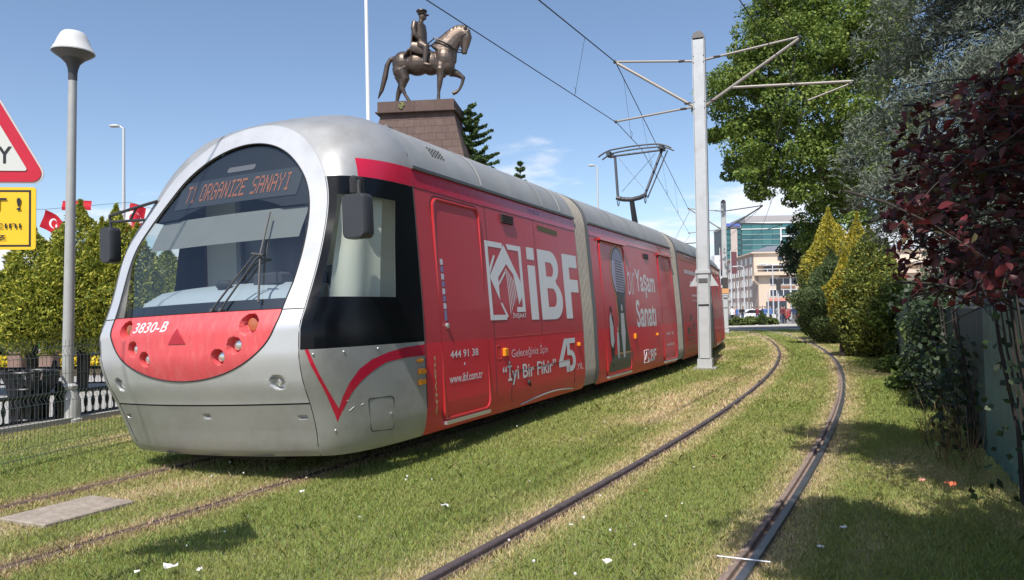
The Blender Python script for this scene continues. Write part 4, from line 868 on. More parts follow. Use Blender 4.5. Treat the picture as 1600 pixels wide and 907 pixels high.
# warning sign
SGN = empty('warning_sign', (-2.43,3.40,0), R(6)); tag(SGN, 'red-bordered white triangular tram sign above a yellow warning plate', 'sign')
MB().tube([(.0,.03,0),(0,.03,2.65)], .03, 12).build('sign_post', LG, SGN)
def tri(hw, r, cz, y0, y1):
    pts = []; V3 = [(hw,-hw*.577),(0,hw*1.155),(-hw,-hw*.577)]; angs = [(-90,30),(30,150),(150,270)]
    for (x, z), (a0,a1) in zip(V3, angs):
        pts += arc(x*(1-r/hw*1.2), z*(1-r/hw*1.2)+0, r, a0, a1, 5)
    mb = MB(); prism(mb, [(x, z+cz) for x, z in pts], y0, y1); return mb
CZ = 2.232; tri(.345,.045,CZ,-.004,0).build('triangle_edge', mat('sign_rim', (.55,.52,.52), .5), SGN, smooth=False)
tri(.335,.04,CZ,-.008,-.0045).build('triangle_border', mat('sign_red', (.50,.008,.03), .4, var=.05), SGN, smooth=False)
tri(.268,.008,CZ,-.012,-.0085).build('triangle_field', mat('sign_white', (.58,.58,.55), .5), SGN, smooth=False)
SBK = mat('sign_black', (.012,.012,.016), .5)
def sign_text(s, box, bold=.01):
    mb = MB(); printed(mb, fit(text2d(s, bold), *box), lambda a, b: (a, -.0135, b)); mb.build('lettering', SBK, SGN, smooth=False)
sign_text('TRAMVAY', (-.205,.205,CZ-.125,CZ-.048), .018)
YEL = mat('sign_yellow', (.83,.50,.015), .45, var=.04)
mb = MB(); prism(mb, rrect(-.33,.305,1.722,2.002,.012,3), -.008, -.004); mb.build('yellow_plate', YEL, SGN, smooth=False)
fr = MB()
for a, b in (((-.315,1.980),(.285,1.989)),((-.315,1.735),(.285,1.744))): fr.add([(a[0],-.0085,a[1]),(b[0],-.0085,a[1]),(b[0],-.0085,b[1]),(a[0],-.0085,b[1])],[(0,1,2,3)])
for a, b in (((.276,1.735),(.285,1.989)),((-.315,1.735),(-.306,1.989))): fr.add([(a[0],-.0087,a[1]),(b[0],-.0087,a[1]),(b[0],-.0087,b[1]),(a[0],-.0087,b[1])],[(0,1,2,3)])
fo = fr.build('plate_border', SBK, SGN, smooth=False); fo['kind'] = 'stuff'
sign_text('DİKKAT !', (-.27,.245,1.897,1.972), .016); sign_text('Tramvay aracını', (-.28,.245,1.806,1.850), .004); sign_text('bekleyiniz', (-.20,.182,1.757,1.797), .004)
# low cast-iron railings
IRON = mat('cast_iron_black', (.014,.014,.017), .4, metal=.3)
def baluster_mesh():
    mb = MB(); mb.lathe([(.012,0),(.022,.03),(.012,.05),(.012,.09),(.026,.14),(.030,.17),(.026,.20),(.012,.25),(.012,.29),(.022,.31),(.02,.33)], 6)
    o = mb.build('baluster', IRON); me = o.data; bpy.data.objects.remove(o); return me
BAL = baluster_mesh()
def railing(pa, pb, label, n):
    a, b = Vector((*pa,0)), Vector((*pb,0)); r = empty('iron_railing', a); tag(r, label, 'railing'); d = b-a; ang = math.atan2(d.y, d.x); ln = d.length; r.rotation_euler = (0,0,ang)
    mb = MB(); mb.tube([(0,0,.42),(ln,0,.42)], .024, 8); mb.build('top_rail', IRON, r); mb = MB(); mb.tube([(0,0,.10),(ln,0,.10)], .018, 6); mb.build('bottom_rail', IRON, r)
    for i in range(n): link('baluster', BAL, r, ((i+.5)*ln/n,0,.09))
    for i in range(n//2):                                      # hoops joining neighbours under the top rail
        x = (2*i+1.0)*ln/n; mb = MB(); mb.tube([(x+ln/n*.5*math.cos(t),0,.36+.05*math.sin(t)) for t in np.linspace(0,math.pi,7)], .012, 5) if i == 0 else None
        if i == 0: o = mb.build('hoop', IRON, r); HM = o.data
        else: link('hoop', HM, r, ((2*i)*ln/n,0,0))
    for x in (0, ln*.5, ln):
        mb = MB(); mb.box((-.04,-.04,0),(.04,.04,.5)); mb.ball((0,0,.53),.05,8); mb.build('post', IRON, r, loc=(x,0,.0))
railing((rail_l_x(8.1)-.02,8.1), (rail_l_x(12.6)-.02,12.6), 'near low black iron railing along the lawn edge behind the lamp post', 38)
railing((-11.6,15.5), (-7.1,15.9), 'farther low black iron railing along the flower bed under the trees', 32)
# cast-iron litter bin
bn = empty('litter_bin', (-6.42,10.22,0)); tag(bn, 'black flared slatted litter bin standing at the iron railing', 'bin')
for i in range(18):
    a = 2*math.pi*i/18; mb = MB()
    mb.tube([(.20*math.cos(a),.20*math.sin(a),.06),(.21*math.cos(a),.21*math.sin(a),.35),(.24*math.cos(a),.24*math.sin(a),.55),(.31*math.cos(a),.31*math.sin(a),.72)], [(.03,.008),(.03,.008),(.035,.008),(.04,.008)], 6); mb.build('slat', IRON, bn)
for z, r_ in ((.10,.215),(.50,.235),(.72,.325)): MB().tube([(r_*math.cos(a), r_*math.sin(a), z) for a in np.linspace(0,2*math.pi,25)], .016, 6).build('hoop', IRON, bn)
MB().lathe([(.15,0),(.15,.05),(.19,.07),(.19,.6),(.18,.6),(.17,.08),(.001,.08)], 16).build('liner', mat('bin_liner', (.02,.02,.02), .7), bn)
# stone bollards
BST = mat('bollard_stone', (.24,.155,.125), .8, var=.2, scale=12, bump=.2)
for (x, y), lb in zip(((-12.35,19.2),(-11.2,18.6),(-9.9,19.4)), ('leftmost brown stone bollard beyond the railings, left of the tree trunks','middle brown stone bollard beyond the railings, right of the tree trunks','brown stone bollard beyond the yellow flowers next to the tram front')):
    b_ = empty('stone_bollard', (x,y,0)); tag(b_, lb, 'bollard', 'stone bollards along the flower bed')
    MB().cbox((0,0,.28),(.34,.34,.56),bev=.03).build('shaft', BST, b_, smooth=False); MB().cbox((0,0,.60),(.40,.40,.07),bev=.015).build('collar', BST, b_, smooth=False)
    MB().lathe([(.19,.635),(.18,.70),(.13,.76),(.06,.79),(.001,.80)], 14, caps=False).build('domed_top', BST, b_)
# yellow flower bed
fl = empty('flower_bed', (-10.7,19.9,0)); tag(fl, 'bed of bright yellow flowers behind the iron railings', 'flower bed')
r = np.random.default_rng(3); n = 5200; x = r.uniform(-2.6,2.4,n); y = r.uniform(-.55,.55,n); z = .18+.30*r.random(n)*np.clip(1.1-np.abs(y)/.7,0,1)+.08*np.sin(x*5)*.5
c = np.stack([x,y,z],1); d = r.normal(size=(n,3)); d /= np.linalg.norm(d,axis=1)[:,None]; e = np.cross(d, r.normal(size=(n,3))); e /= np.linalg.norm(e,axis=1)[:,None]; s_ = .05
V = np.stack([c-d*s_,c+e*s_*.7,c+d*s_,c-e*s_*.7],1).reshape(-1,3); cols = np.where((r.random(n)<.72)[:,None], np.array([[.80,.60,.02]])*(.8+.4*r.random((n,1))), np.array([[.06,.12,.03]])*(.6+.8*r.random((n,1))))
me = np_mesh('blossoms', V, np.arange(4*n).reshape(n,4), mat('petal', rough=.6, attr=True, transl=.2), np.repeat(cols,4,0)); o = link('blossoms', me, fl); o['kind'] = 'stuff'
MB().cbox((0,0,.05),(5.2,1.3,.16)).build('bed_soil', mat('bed_soil', (.09,.07,.045), .95), fl, smooth=False)
# distant lamps
def far_lamp(loc, h, label, tw=1):
    r_ = empty('street_lamp', loc); tag(r_, label, 'street lamp', 'tall distant street lamps')
    MB().lathe([(.08,0),(.06,h*.5),(.04,h)], 10).build('column', mat('lamp_far_grey', (.55,.56,.57), .5), r_)
    hd = MB(); hd.tube([(0,0,h-.05),(-.12*tw,0,h+.05),(-.3*tw,0,h+.06)], .025, 6); hd.ball((-.30*tw,0,h+.06),(.19,.10,.055),12); hd.build('lamp_head', mat('lamp_white'), r_); return r_
fl1 = far_lamp((-12.55,24.8,0), 7.6, 'tall thin street lamp rising behind the tram front, left of the tram', 1)
mb = MB(); mb.ball((0,0,4.55),(.18,.18,.09),10); mb.build('collar_lamp', mat('lamp_white'), fl1)
far_lamp((4.55,40,0), 9.0, 'thin street lamp rising behind the tram roof left of the current collector', 1)
# flags on a line
FRED = mat('flag_red', (.62,.012,.03), .7, transl=.25); FWH = mat('flag_white', (.8,.8,.8), .7)
def flag(loc, w_, h_, rz, rx, label, wave=.05, ph=0., name='flag', ry=0.):
    nx, ny = 14, 9; f_ = lambda u, v: (u*w_, wave*math.sin(u*6+ph)*(.3+u)+.02*math.sin(v*5+ph), -v*h_-.10*u*u*h_)
    mb = MB(); mb.grid(np.array([[f_(i/(nx-1), j/(ny-1)) for i in range(nx)] for j in range(ny)])); o = mb.build(name, FRED, loc=loc, rot=(rx,ry,rz)); tag(o, label, 'flag', 'red flags with white crescent')
    for sd in (-.006,.006):
        mb = MB(); cr = arc(.36,.5,.25,0,360,24); ci_ = arc(.43,.5,.20,0,360,24); cres = [p for p in arc(.36*w_/h_,.5,.25,40,320,18)]+[p for p in arc(.36*w_/h_+.065,.5,.20,310,50,16)]
        st_ = [(.36*w_/h_+.26+(.125 if k%2==0 else .05)*math.cos(R(180+k*36)), .5+(.125 if k%2==0 else .05)*math.sin(R(180+k*36))) for k in range(10)]
        for lp in (cres, st_):
            V, F = shape2d([lp]); mb.add([tuple(Vector(f_(a*h_/w_, b))+Vector((0,sd,0))) for a, b in V], F)
        mb.build('crescent_and_star', FWH, o)
    return o
flag((-14.6,24,4.85), 1.0,.6, R(-5), R(12), 'red flag waving above the hedge trees just right of the yellow sign plate', .10, 0., ry=R(28))
flag((-14.2,24.2,5.15), 1.0,.30, R(-8), 0, 'red flag edge-on above the hedge trees beside the lamp post', .03, 1.)
flag((-12.2,24.5,5.10), .48,.92, R(10), R(0), 'red flag hanging beside the tall thin street lamp near the left mirror', .06, 2., ry=R(8))
flag((-8.6,24.6,4.0), 1.0,.30, R(0), R(0), 'red flag seen through the tram windscreen', .06, .5, ry=R(15))
o = MB().tube([(-17.5,24,4.9),(-14.6,24,4.86),(-12.2,24.5,5.12),(-8.6,24.6,4.05),(-5,25,5.0)], .006, 4).build('flag_line', WIRE); tag(o, 'thin line on which the red flags hang', 'line')
# parked vehicles behind the trees
def car(loc, rz, col, label, van=False, name='parked_car', stripe=None):
    r_ = empty(name, loc, rz); tag(r_, label, 'bus' if name == 'bus' else 'car')
    L_, W_, H_ = (4.3,1.75,1.45) if not van else (7.5,2.3,2.75)
    body = mat('car_'+label[:14].replace(' ','_'), col, .25, coat=.6)
    prof = [(0,.28),(0,.75),(.10,.86),(1.05,.95),(1.75,1.42),(3.15,1.45),(3.95,1.0),(4.28,.92),(4.3,.35),(4.25,.28)] if not van else [(0,.35),(0,1.3),(.15,2.55),(.35,2.72),(7.3,2.75),(7.5,2.6),(7.5,.35)]
    mb = MB(); n = len(prof); lay = [(-W_/2+.0,.93),(-W_/2+.12,1.0),(W_/2-.12,1.0),(W_/2,.93)]
    cx, cz = L_/2, .8; vs = []
    for y, s_ in lay: vs += [(cx+(x-cx)*(s_*.5+.5), y, cz+(z-cz)*s_) for x, z in prof]
    fs = [(k*n+i, k*n+(i+1)%n, (k+1)*n+(i+1)%n, (k+1)*n+i) for k in range(3) for i in range(n)]+[tuple(range(n-1,-1,-1)), tuple(range(3*n,4*n))]
    mb.add(vs, fs); mb.build('body', body, r_, angle=30)
    gl_ = mat('car_glass', (.02,.025,.03), .08, coat=.5)
    for s_ in (-1,1):
        mb = MB(); g = [(1.35,.98),(1.85,1.34),(3.05,1.36),(3.6,1.02)] if not van else [(.5,1.45),(.6,2.3),(7.1,2.3),(7.1,1.45)]
        prism(mb, g, s_*(W_/2-.02), s_*(W_/2+.008)); mb.build('side_windows', gl_, r_, smooth=False)
    mb = MB(); g = [(.99,.97),(1.68,1.41)] if not van else [(-.02,1.35),(.12,2.4)]
    mb.add([(g[0][0]-.02,-W_*.40,g[0][1]+.01),(g[0][0]-.02,W_*.40,g[0][1]+.01),(g[1][0]-.02,W_*.36,g[1][1]),(g[1][0]-.02,-W_*.36,g[1][1])],[(0,1,2,3)]); mb.build('windscreen', gl_, r_, smooth=False)
    for x in ((.8,3.4) if not van else (1.3,5.9)):
        for s_ in (-1,1):
            mb = MB(); rr = .31 if not van else .45; mb.tube([(x,s_*(W_/2-.18),rr),(x,s_*(W_/2+.01),rr)], rr, 16, 0); mb.tube([(x,s_*(W_/2+.0),rr),(x,s_*(W_/2+.02),rr)], rr*.6, 12, 1); mb.build('wheel', [RUB, ALU], r_)
    for s_ in (-1,1): MB().cbox((.03,s_*W_*.36,.68),(.08,.3,.14),bev=.02).build('headlight', mat('lamp_white'), r_)
    return r_
car((-20.8,28.5,0), R(10), (.045,.42,.03), 'green and white minibus behind the hedge trees', True, 'bus')
mb = MB(); mb.box((.4,-1.17,1.5),(7.2,1.17,2.55)); mb.box((.1,-1.1,2.55),(7.4,1.1,2.78)); mb.build('white_upper_body', mat('bus_white', (.8,.8,.8), .4), bpy.data.objects['bus'], smooth=False)
car((-22.5,27.0,0), R(8), (.42,.43,.45), 'silver car parked at far left behind the hedge trees')
car((-12.3,27.5,0), R(8), (.55,.55,.54), 'pale car on the street beside the tram front')
car((-25.5,30,0), R(8), (.03,.03,.035), 'black car parked at far left behind the silver car')
# ------------------------------------------------------------ equestrian statue, pedestal, flagpole
BRZ = mat('bronze', (.115,.085,.068), .42, metal=.7, var=.18, scale=3, dirt=((.19,.175,.155), .5, 2.5), bump=.45, bscale=5)
U = .00874
def zp(x, y, d=0.): return (( x-310)*U, d, (524-y)*U)
stt = empty('equestrian_statue', (-3.99,34.0,10.62), R(-7)); tag(stt, 'bronze statue of a uniformed rider on a walking horse atop the stone pedestal', 'statue')
h = MB()
E3 = lambda x, y, d, r: h.ball(zp(x,y,d), r, 18)
E3(300,298,0,(.62,.44,.545)); E3(225,296,0,(.50,.45,.56)); E3(370,300,0,(.52,.44,.54)); E3(440,285,0,(.52,.43,.60)); E3(455,320,0,(.34,.36,.40)); E3(212,330,.2,(.34,.2,.42)); E3(212,330,-.2,(.34,.2,.42)); E3(425,330,.25,(.22,.18,.36)); E3(425,330,-.25,(.22,.18,.36))
h.tube([zp(425,255),zp(455,215),zp(490,175),zp(525,152),zp(548,150)], [(.32,.64),(.28,.56),(.22,.45),(.18,.35),(.15,.28)], 14)
h.tube([zp(480,300),zp(490,240)], [(.2,.2),(.15,.15)], 10)
h.tube([zp(545,148),zp(553,180),zp(549,215),zp(544,240),zp(543,262)], [(.26,.17),(.27,.18),(.20,.135),(.15,.115),(.12,.11)], 12)
h.ball(zp(538,186), (.17,.14,.20), 10)
for s_ in (-1,1): h.tube([zp(566,145,s_*.10),zp(576,124,s_*.12)], [.05,.012], 6)
for k in range(9):                                             # scalloped mane
    t = k/8; x = 408+t*140; y = 200-math.sin(t*1.9)*80; h.ball(zp(x, y+4, .0), (.12,.16,.13), 8)
def leg(pts, rad): h.tube([zp(*p) for p in pts], rad, 10)
leg([(425,340,-.25),(424,380,-.26),(419,425,-.26),(415,455,-.26),(413,490,-.26),(412,510,-.26)], [.24,.155,.115,.075,.085,.10]); h.ball(zp(412,512,-.26), (.12,.11,.07), 8)
leg([(465,340,.25),(500,352,.25),(532,376,.25),(524,405,.25),(512,430,.25),(494,446,.25),(474,452,.25)], [.22,.16,.105,.075,.065,.085,.10])
leg([(215,340,-.22),(238,385,-.24),(226,430,-.25),(240,462,-.25),(262,497,-.25),(267,520,-.25)], [.36,.24,.12,.08,.08,.10]); h.ball(zp(272,520,-.25), (.12,.11,.06), 8)
leg([(205,350,.22),(212,395,.24),(190,440,.24),(182,480,.24),(172,520,.24)], [.32,.20,.115,.08,.10]); h.ball(zp(173,523,.24), (.11,.11,.06), 8)
h.tube([zp(185,262),zp(158,268),zp(140,300),zp(128,360),zp(110,425),zp(90,470)], [.10,.10,.12,.13,.10,.03], 10)
link('horse', remeshed(h, 'horse', BRZ, .032, 3), stt)
rd = MB(); h = rd
h.tube([zp(325,215),zp(322,180),zp(318,140),zp(314,105),zp(316,85)], [(.26,.36),(.25,.33),(.28,.37),(.27,.40),(.12,.16)], 14)
h.tube([zp(318,92),zp(322,70)], .115, 8); h.ball(zp(327,56), (.17,.145,.205), 12); h.ball(zp(338,64), (.10,.09,.11), 8); h.ball(zp(345,58),(.045,.04,.05),6)
for s_ in (-1,1):
    h.tube([zp(298,98,s_*.36),zp(293,135,s_*.46),zp(300,165,s_*.46),zp(325,190,s_*.36),zp(350,204,s_*.16)], [.14,.125,.115,.10,.075], 10); h.ball(zp(355,206,s_*.12), (.09,.07,.07), 8)
    h.tube([zp(315,212,s_*.2),zp(335,222,s_*.46),zp(360,238,s_*.56),zp(357,275,s_*.58),zp(352,315,s_*.56)], [.22,.21,.155,.125,.095], 10); h.tube([zp(347,322,s_*.56),zp(370,328,s_*.57),zp(388,330,s_*.57)], [.10,.085,.05], 8)
h.tube([zp(300,95),zp(284,150),zp(280,215),zp(276,300)], [(.10,.36),(.09,.42),(.08,.46),(.05,.46)], 12)
h.tube([zp(300,212),zp(262,245),zp(240,275)], [(.45,.12),(.52,.12),(.54,.06)], 10)
link('rider', remeshed(rd, 'rider', BRZ, .028, 2), stt)
cp = MB(); cp.lathe([(.185,0),(.19,.05),(.25,.12),(.24,.17),(.12,.19),(.001,.19)], 18, c=zp(324,45)); cp.add([tuple(Vector(zp(331,46))+Vector((.12*0+.30*math.cos(a)*1.0-.02,.19*math.sin(a),-.03))) for a in np.linspace(-1.2,1.2,9)]+[tuple(Vector(zp(331,44))+Vector((.14*math.cos(a),.18*math.sin(a),.0))) for a in np.linspace(-1.2,1.2,9)], [(i,i+1,i+10,i+9) for i in range(8)]); cp.build('peaked_cap', mat('bronze_dark', (.06,.05,.045), .4, metal=.7), stt)
tk = MB()
for s_ in (-1,1): tk.tube([zp(355,204,s_*.1),zp(398,186,s_*.34),zp(450,215,s_*.36),zp(500,240,s_*.24),zp(532,248,s_*.13)], .028, 6)
tk.tube([zp(392,180,-.30),zp(430,200,-.38),zp(480,228,-.36),zp(500,246,-.2)], .03, 6); tk.tube([zp(556,165,-.19),zp(533,175,-.2),zp(528,235,-.15)], .02, 5); tk.build('reins', mat('bronze_dark'), stt)
sd = MB(); sd.tube([zp(280,225,-.47),zp(330,240,-.50),zp(365,262,-.49)], [(.05,.2),(.06,.25),(.04,.12)], 8); sd.build('saddle_cloth', BRZ, stt)
# pedestal: a slab on a truncated pyramid laid in stone courses, blocks as pieces
PST = [mat('pedestal_stone_%d' % i, c, .85, var=.16, scale=5, bump=.25, bscale=14) for i, c in enumerate(((.115,.074,.062),(.105,.068,.058),(.125,.082,.069)))]
pd = empty('statue_pedestal', (-3.88,34.0,0), R(-7)); tag(pd, 'brown stone block pedestal under the bronze horseman', 'pedestal')
ped_core = MB(); zt = 10.14; hx0, hy0 = 1.58, 1.0; hx1, hy1 = 3.5, 3.0; zb = 3.0
core = lambda z: (hx0+(hx1-hx0)*(zt-z)/(zt-zb)-.05, hy0+(hy1-hy0)*(zt-z)/(zt-zb)-.05)
(a0,b0),(a1,b1) = core(zt-.01), core(zb); ped_core.add([(-a1,-b1,zb),(a1,-b1,zb),(a1,b1,zb),(-a1,b1,zb),(-a0,-b0,zt-.01),(a0,-b0,zt-.01),(a0,b0,zt-.01),(-a0,b0,zt-.01)], [(0,1,5,4),(1,2,6,5),(2,3,7,6),(3,0,4,7),(4,5,6,7)])
ped_core.box((-4.4,-3.5,0),(4.4,3.5,zb)); ped_core.build('core', mat('mortar', (.085,.058,.05), .95), pd, smooth=False)
rb = random.Random(4)
def course_block(x0, x1, z0, z1, face):
    g = .005; mb = MB(); pr = rb.uniform(0,.008)
    def pt(u, z, d):
        a, b = core(z); a += .05; b += .05
        if face == 'f': return (u*a, -b-d, z)
        if face == 'r': return (a+d, u*b, z)
        return (-a-d, u*b, z)
    gu = g/2.5; vs = [pt(x0+gu,z0+g,-.06),pt(x1-gu,z0+g,-.06),pt(x1-gu,z1-g,-.06),pt(x0+gu,z1-g,-.06),pt(x0+gu,z0+g,pr),pt(x1-gu,z0+g,pr),pt(x1-gu,z1-g,pr),pt(x0+gu,z1-g,pr)]
    mb.add(vs, [(4,5,6,7),(0,1,5,4),(1,2,6,5),(2,3,7,6),(3,0,4,7)]); mb.build('stone_block', PST[rb.randrange(3)], pd, smooth=False)
z = zt; k = 0
while z > 6.6:
    z1 = z; z0 = z-.33
    for face, n in (('f',10),('r',6),('l',5)):
        cuts = [-1]+sorted(-1+2*(i+(.5 if k % 2 else 0)+rb.uniform(-.12,.12))/n for i in range(1, n))+[1]
        for a, b in zip(cuts[:-1], cuts[1:]): course_block(a, b, z0, z1, face)
    z = z0; k += 1
for i, (x0, x1) in enumerate(((-1.72,-.9),(-.9,-.05),(-.05,.8),(.8,1.66))):
    mb = MB(); mb.box((x0+.004,-1.18,zt+.03),(x1-.004,1.18,zt+.48)); mb.build('cap_slab', PST[i%3], pd, smooth=False)
mb = MB(); mb.box((-1.80,-1.27,zt-.02),(1.74,1.27,zt+.03)); mb.build('moulding', PST[1], pd, smooth=False)
mb = MB(); 
for k in range(26): a = rb.uniform(0,6.28); rr = rb.uniform(.02,.14); mb.ball((-.62+rr*math.cos(a),-1.2-rb.uniform(0,.04),zt+.28+rr*math.sin(a)), (.045,.02,.03), 6)
mb.build('weed_tuft', mat('weed', (.22,.23,.08), .8), pd)
fp = empty('flagpole', (-6.05,33.2,0)); tag(fp, 'tall white flagpole left of the bronze horseman', 'flagpole')
MB().lathe([(.14,0),(.14,.4),(.10,.45),(.085,9),(.06,20)], 14).build('pole', mat('pole_white', (.82,.82,.82), .35), fp); MB().tube([(.09,-.05,1),(.07,-.04,20)], .008, 4).build('halyard', mat('rope', (.5,.5,.52), .8), fp); MB().ball((0,0,20.08), .12, 10).build('finial', ALU, fp)
fp.rotation_euler = (0, R(-.6), 0)
# ------------------------------------------------------------ trees and shrubs
BARK = mat('bark', (.10,.075,.055), .9, var=.3, scale=14, bump=.6, bscale=25)
BARKD = mat('bark_dark', (.035,.027,.022), .9, var=.3, scale=14, bump=.5, bscale=25)
def unit(a): return a/np.maximum(np.linalg.norm(a, axis=1), 1e-6)[:,None]
def leaf_quads(C, nrm, ax, Ln, Wd, fold=0.):
    """rhombic leaves: centre, normal, long axis"""
    ax = unit(ax-nrm*np.sum(ax*nrm,1)[:,None]); wv = np.cross(nrm, ax); Ln = np.asarray(Ln).reshape(-1,1); Wd = np.asarray(Wd).reshape(-1,1)
    return np.stack([C-ax*Ln*.5, C+wv*Wd*.5+nrm*Wd*fold-ax*Ln*.06, C+ax*Ln*.5-nrm*Ln*fold*.5, C-wv*Wd*.5+nrm*Wd*fold-ax*Ln*.06], 1)
def leaf_obj(parent, V, cols, m, name='crown'):
    n = len(V); o = link(name, np_mesh(name, V.reshape(-1,3), np.arange(4*n).reshape(n,4), m, np.repeat(cols,4,0)), parent); o['kind'] = 'stuff'; return o
def pal(r, n, cs, wts=None, jit=.25):
    cs = np.array(cs); i = r.choice(len(cs), n, p=wts); return cs[i]*(1+jit*(r.random((n,1))*2-1))
LEAF = mat('leaf', rough=.6, attr=True, transl=.32, spec=.25); NEED = mat('needle', rough=.85, attr=True, transl=.15, spec=.1); DLEAF = mat('leaf_waxy', rough=.48, attr=True, transl=.22, spec=.35)
def clump_pts(r, centers, radii, per, flat=.8, shell=.35):
    C = np.repeat(centers, per, 0); n = len(C); d = unit(r.normal(size=(n,3))); rad = np.repeat(radii, per)*(shell+(1-shell)*r.random(n)**.6)
    d2 = d.copy(); d2[:,2] *= flat; return C+d2*rad[:,None], d
def limbs(mb, base, top, r0, tips, r, n=5):
    base, top = Vector(base), Vector(top); pts = [base.lerp(top, t)+Vector((r.normal()*.04, r.normal()*.04, 0))*(0 if t == 0 else 1) for t in np.linspace(0,1,6)]
    mb.tube(pts, [r0*(1.25 if i == 0 else 1-.11*i) for i in range(6)], 10)
    for t in tips:
        t = Vector(t); s_ = base.lerp(top, r.uniform(.55,.98)); mid = s_.lerp(t, .5)+Vector((0,0,.12*(t-s_).length)); mb.tube([s_, s_.lerp(mid,.5)+Vector((0,0,.05)), mid, mid.lerp(t,.6), t], [r0*.42, r0*.34, r0*.24, r0*.14, r0*.05], 6)
def broad_tree(loc, label, crown_c, crown_r, nclump, per, leaf, cols, seed, h_trunk, r0=.22, wts=None, cat='tree', name='leafy_tree', clump_r=(.45,.95), m=None, squash=None, bark=None, shell=.35, flat=.8):
    r = np.random.default_rng(seed); t = empty(name, loc); tag(t, label, cat)
    d = unit(r.normal(size=(nclump,3))); q = .42+.58*r.random(nclump)**.5; q = q*(1+.22*np.sin(d[:,0]*5+seed)*np.sin(d[:,2]*6+seed*2)*np.sin(d[:,1]*4+1)); cen = np.array(crown_c)+d*q[:,None]*np.array(crown_r)
    if squash: cen = squash(cen, r)
    rad = r.uniform(*clump_r, len(cen)); P_, dd = clump_pts(r, cen, rad, per, flat, shell); n = len(P_)
    keep = r.random(n) < .93; P_, dd = P_[keep], dd[keep]; n = len(P_)
    nrm = unit(dd*.6+np.array([0,0,.55])+r.normal(size=(n,3))*.55); ax = r.normal(size=(n,3))+np.array([0,0,-.5])
    V = leaf_quads(P_, nrm, ax, leaf*r.uniform(.7,1.3,n), leaf*.72*r.uniform(.7,1.2,n), .08)
    leaf_obj(t, V, pal(r, n, cols, wts), m or LEAF)
    mb = MB(); tips = cen[r.choice(len(cen), min(len(cen),16), replace=False)]; limbs(mb, (0,0,0), (crown_c[0]*.5, crown_c[1]*.5, h_trunk), r0, tips, r); mb.build('trunk', bark or BARK, t); return t
G1 = [(.075,.125,.022),(.105,.155,.030),(.15,.19,.045),(.05,.09,.018)]
broad_tree((20.2,43.0,0), 'large leafy green tree behind the catenary pole, rising above the golden conifers', (-3.0,0,12.6), (5.6,5.2,8.8), 420, 330, .195, [(.12,.185,.032),(.17,.235,.045),(.25,.30,.07),(.08,.13,.025)], 21, 9.5, .4, [.35,.3,.2,.15], clump_r=(.6,1.25), shell=.55, flat=.62, squash=lambda c, r: c[(c[:,2] > 7.2+1.4*r.random(len(c))) | ((c[:,0] > -2.6) & (c[:,2] > 5.0))])
# grey-blue conifer: drooping boughs of fine needles
def cedar(loc, label, height, rad, seed, cols, z0=1.3):
    r = np.random.default_rng(seed); t = empty('grey_conifer', loc); tag(t, label, 'tree'); mb = MB(); mb.tube([(0,0,0),(.05,0,height*.5),(0,0,height)], [.2,.13,.03], 10); C = []; D = []
    for k in range(330):
        z = r.uniform(z0, height); ln = rad*(1-.45*max(0,(z-z0)/(height-z0)-.35))*(.74+.26*min(1,max(0,(z-2.6)/2.2)))*r.uniform(.6,1.05); a = r.uniform(0, 2*np.pi); dr = np.array([math.cos(a), math.sin(a), 0])
        pts = [np.array([0,0,z])+dr*ln*s_+np.array([0,0,.35*s_-.75*s_*s_])*ln*.45 for s_ in np.linspace(0,1,6)]
        if k % 3 == 0: mb.tube([tuple(p) for p in pts], [.035,.028,.02,.014,.01,.005], 5)
        n = 900; s_ = .25+.75*r.random(n)**.7; i = np.clip((s_*5).astype(int),0,4); f = s_*5-i; A = np.array(pts); p = A[i]*(1-f)[:,None]+A[i+1]*f[:,None]
        side = np.cross(dr, [0,0,1]); lat = r.normal(size=n)*.36*ln*.5*(1.1-s_*.5); p = p+side[None]*lat[:,None]+np.stack([r.normal(size=n)*.03, r.normal(size=n)*.03, r.normal(size=n)*.13-.12*np.abs(lat)],1)
        C.append(p); D.append(dr[None]*.5+r.normal(size=(n,3))*.6+np.array([0,0,.1]))
    C = np.concatenate(C); D = unit(np.concatenate(D)); n = len(C); nr = unit(r.normal(size=(n,3)))
    V = leaf_quads(C, nr, D, r.uniform(.09,.18,n), r.uniform(.018,.032,n)); leaf_obj(t, V, pal(r, n, cols, jit=.3), NEED); mb.build('trunk', BARK, t); return t
cedar((10.3,13.6,0), 'big grey-blue needled conifer behind the dark red leaves at upper right', 10.2, 4.3, 5, [(.135,.158,.122),(.16,.182,.142),(.115,.138,.106),(.185,.205,.158)], 2.0)
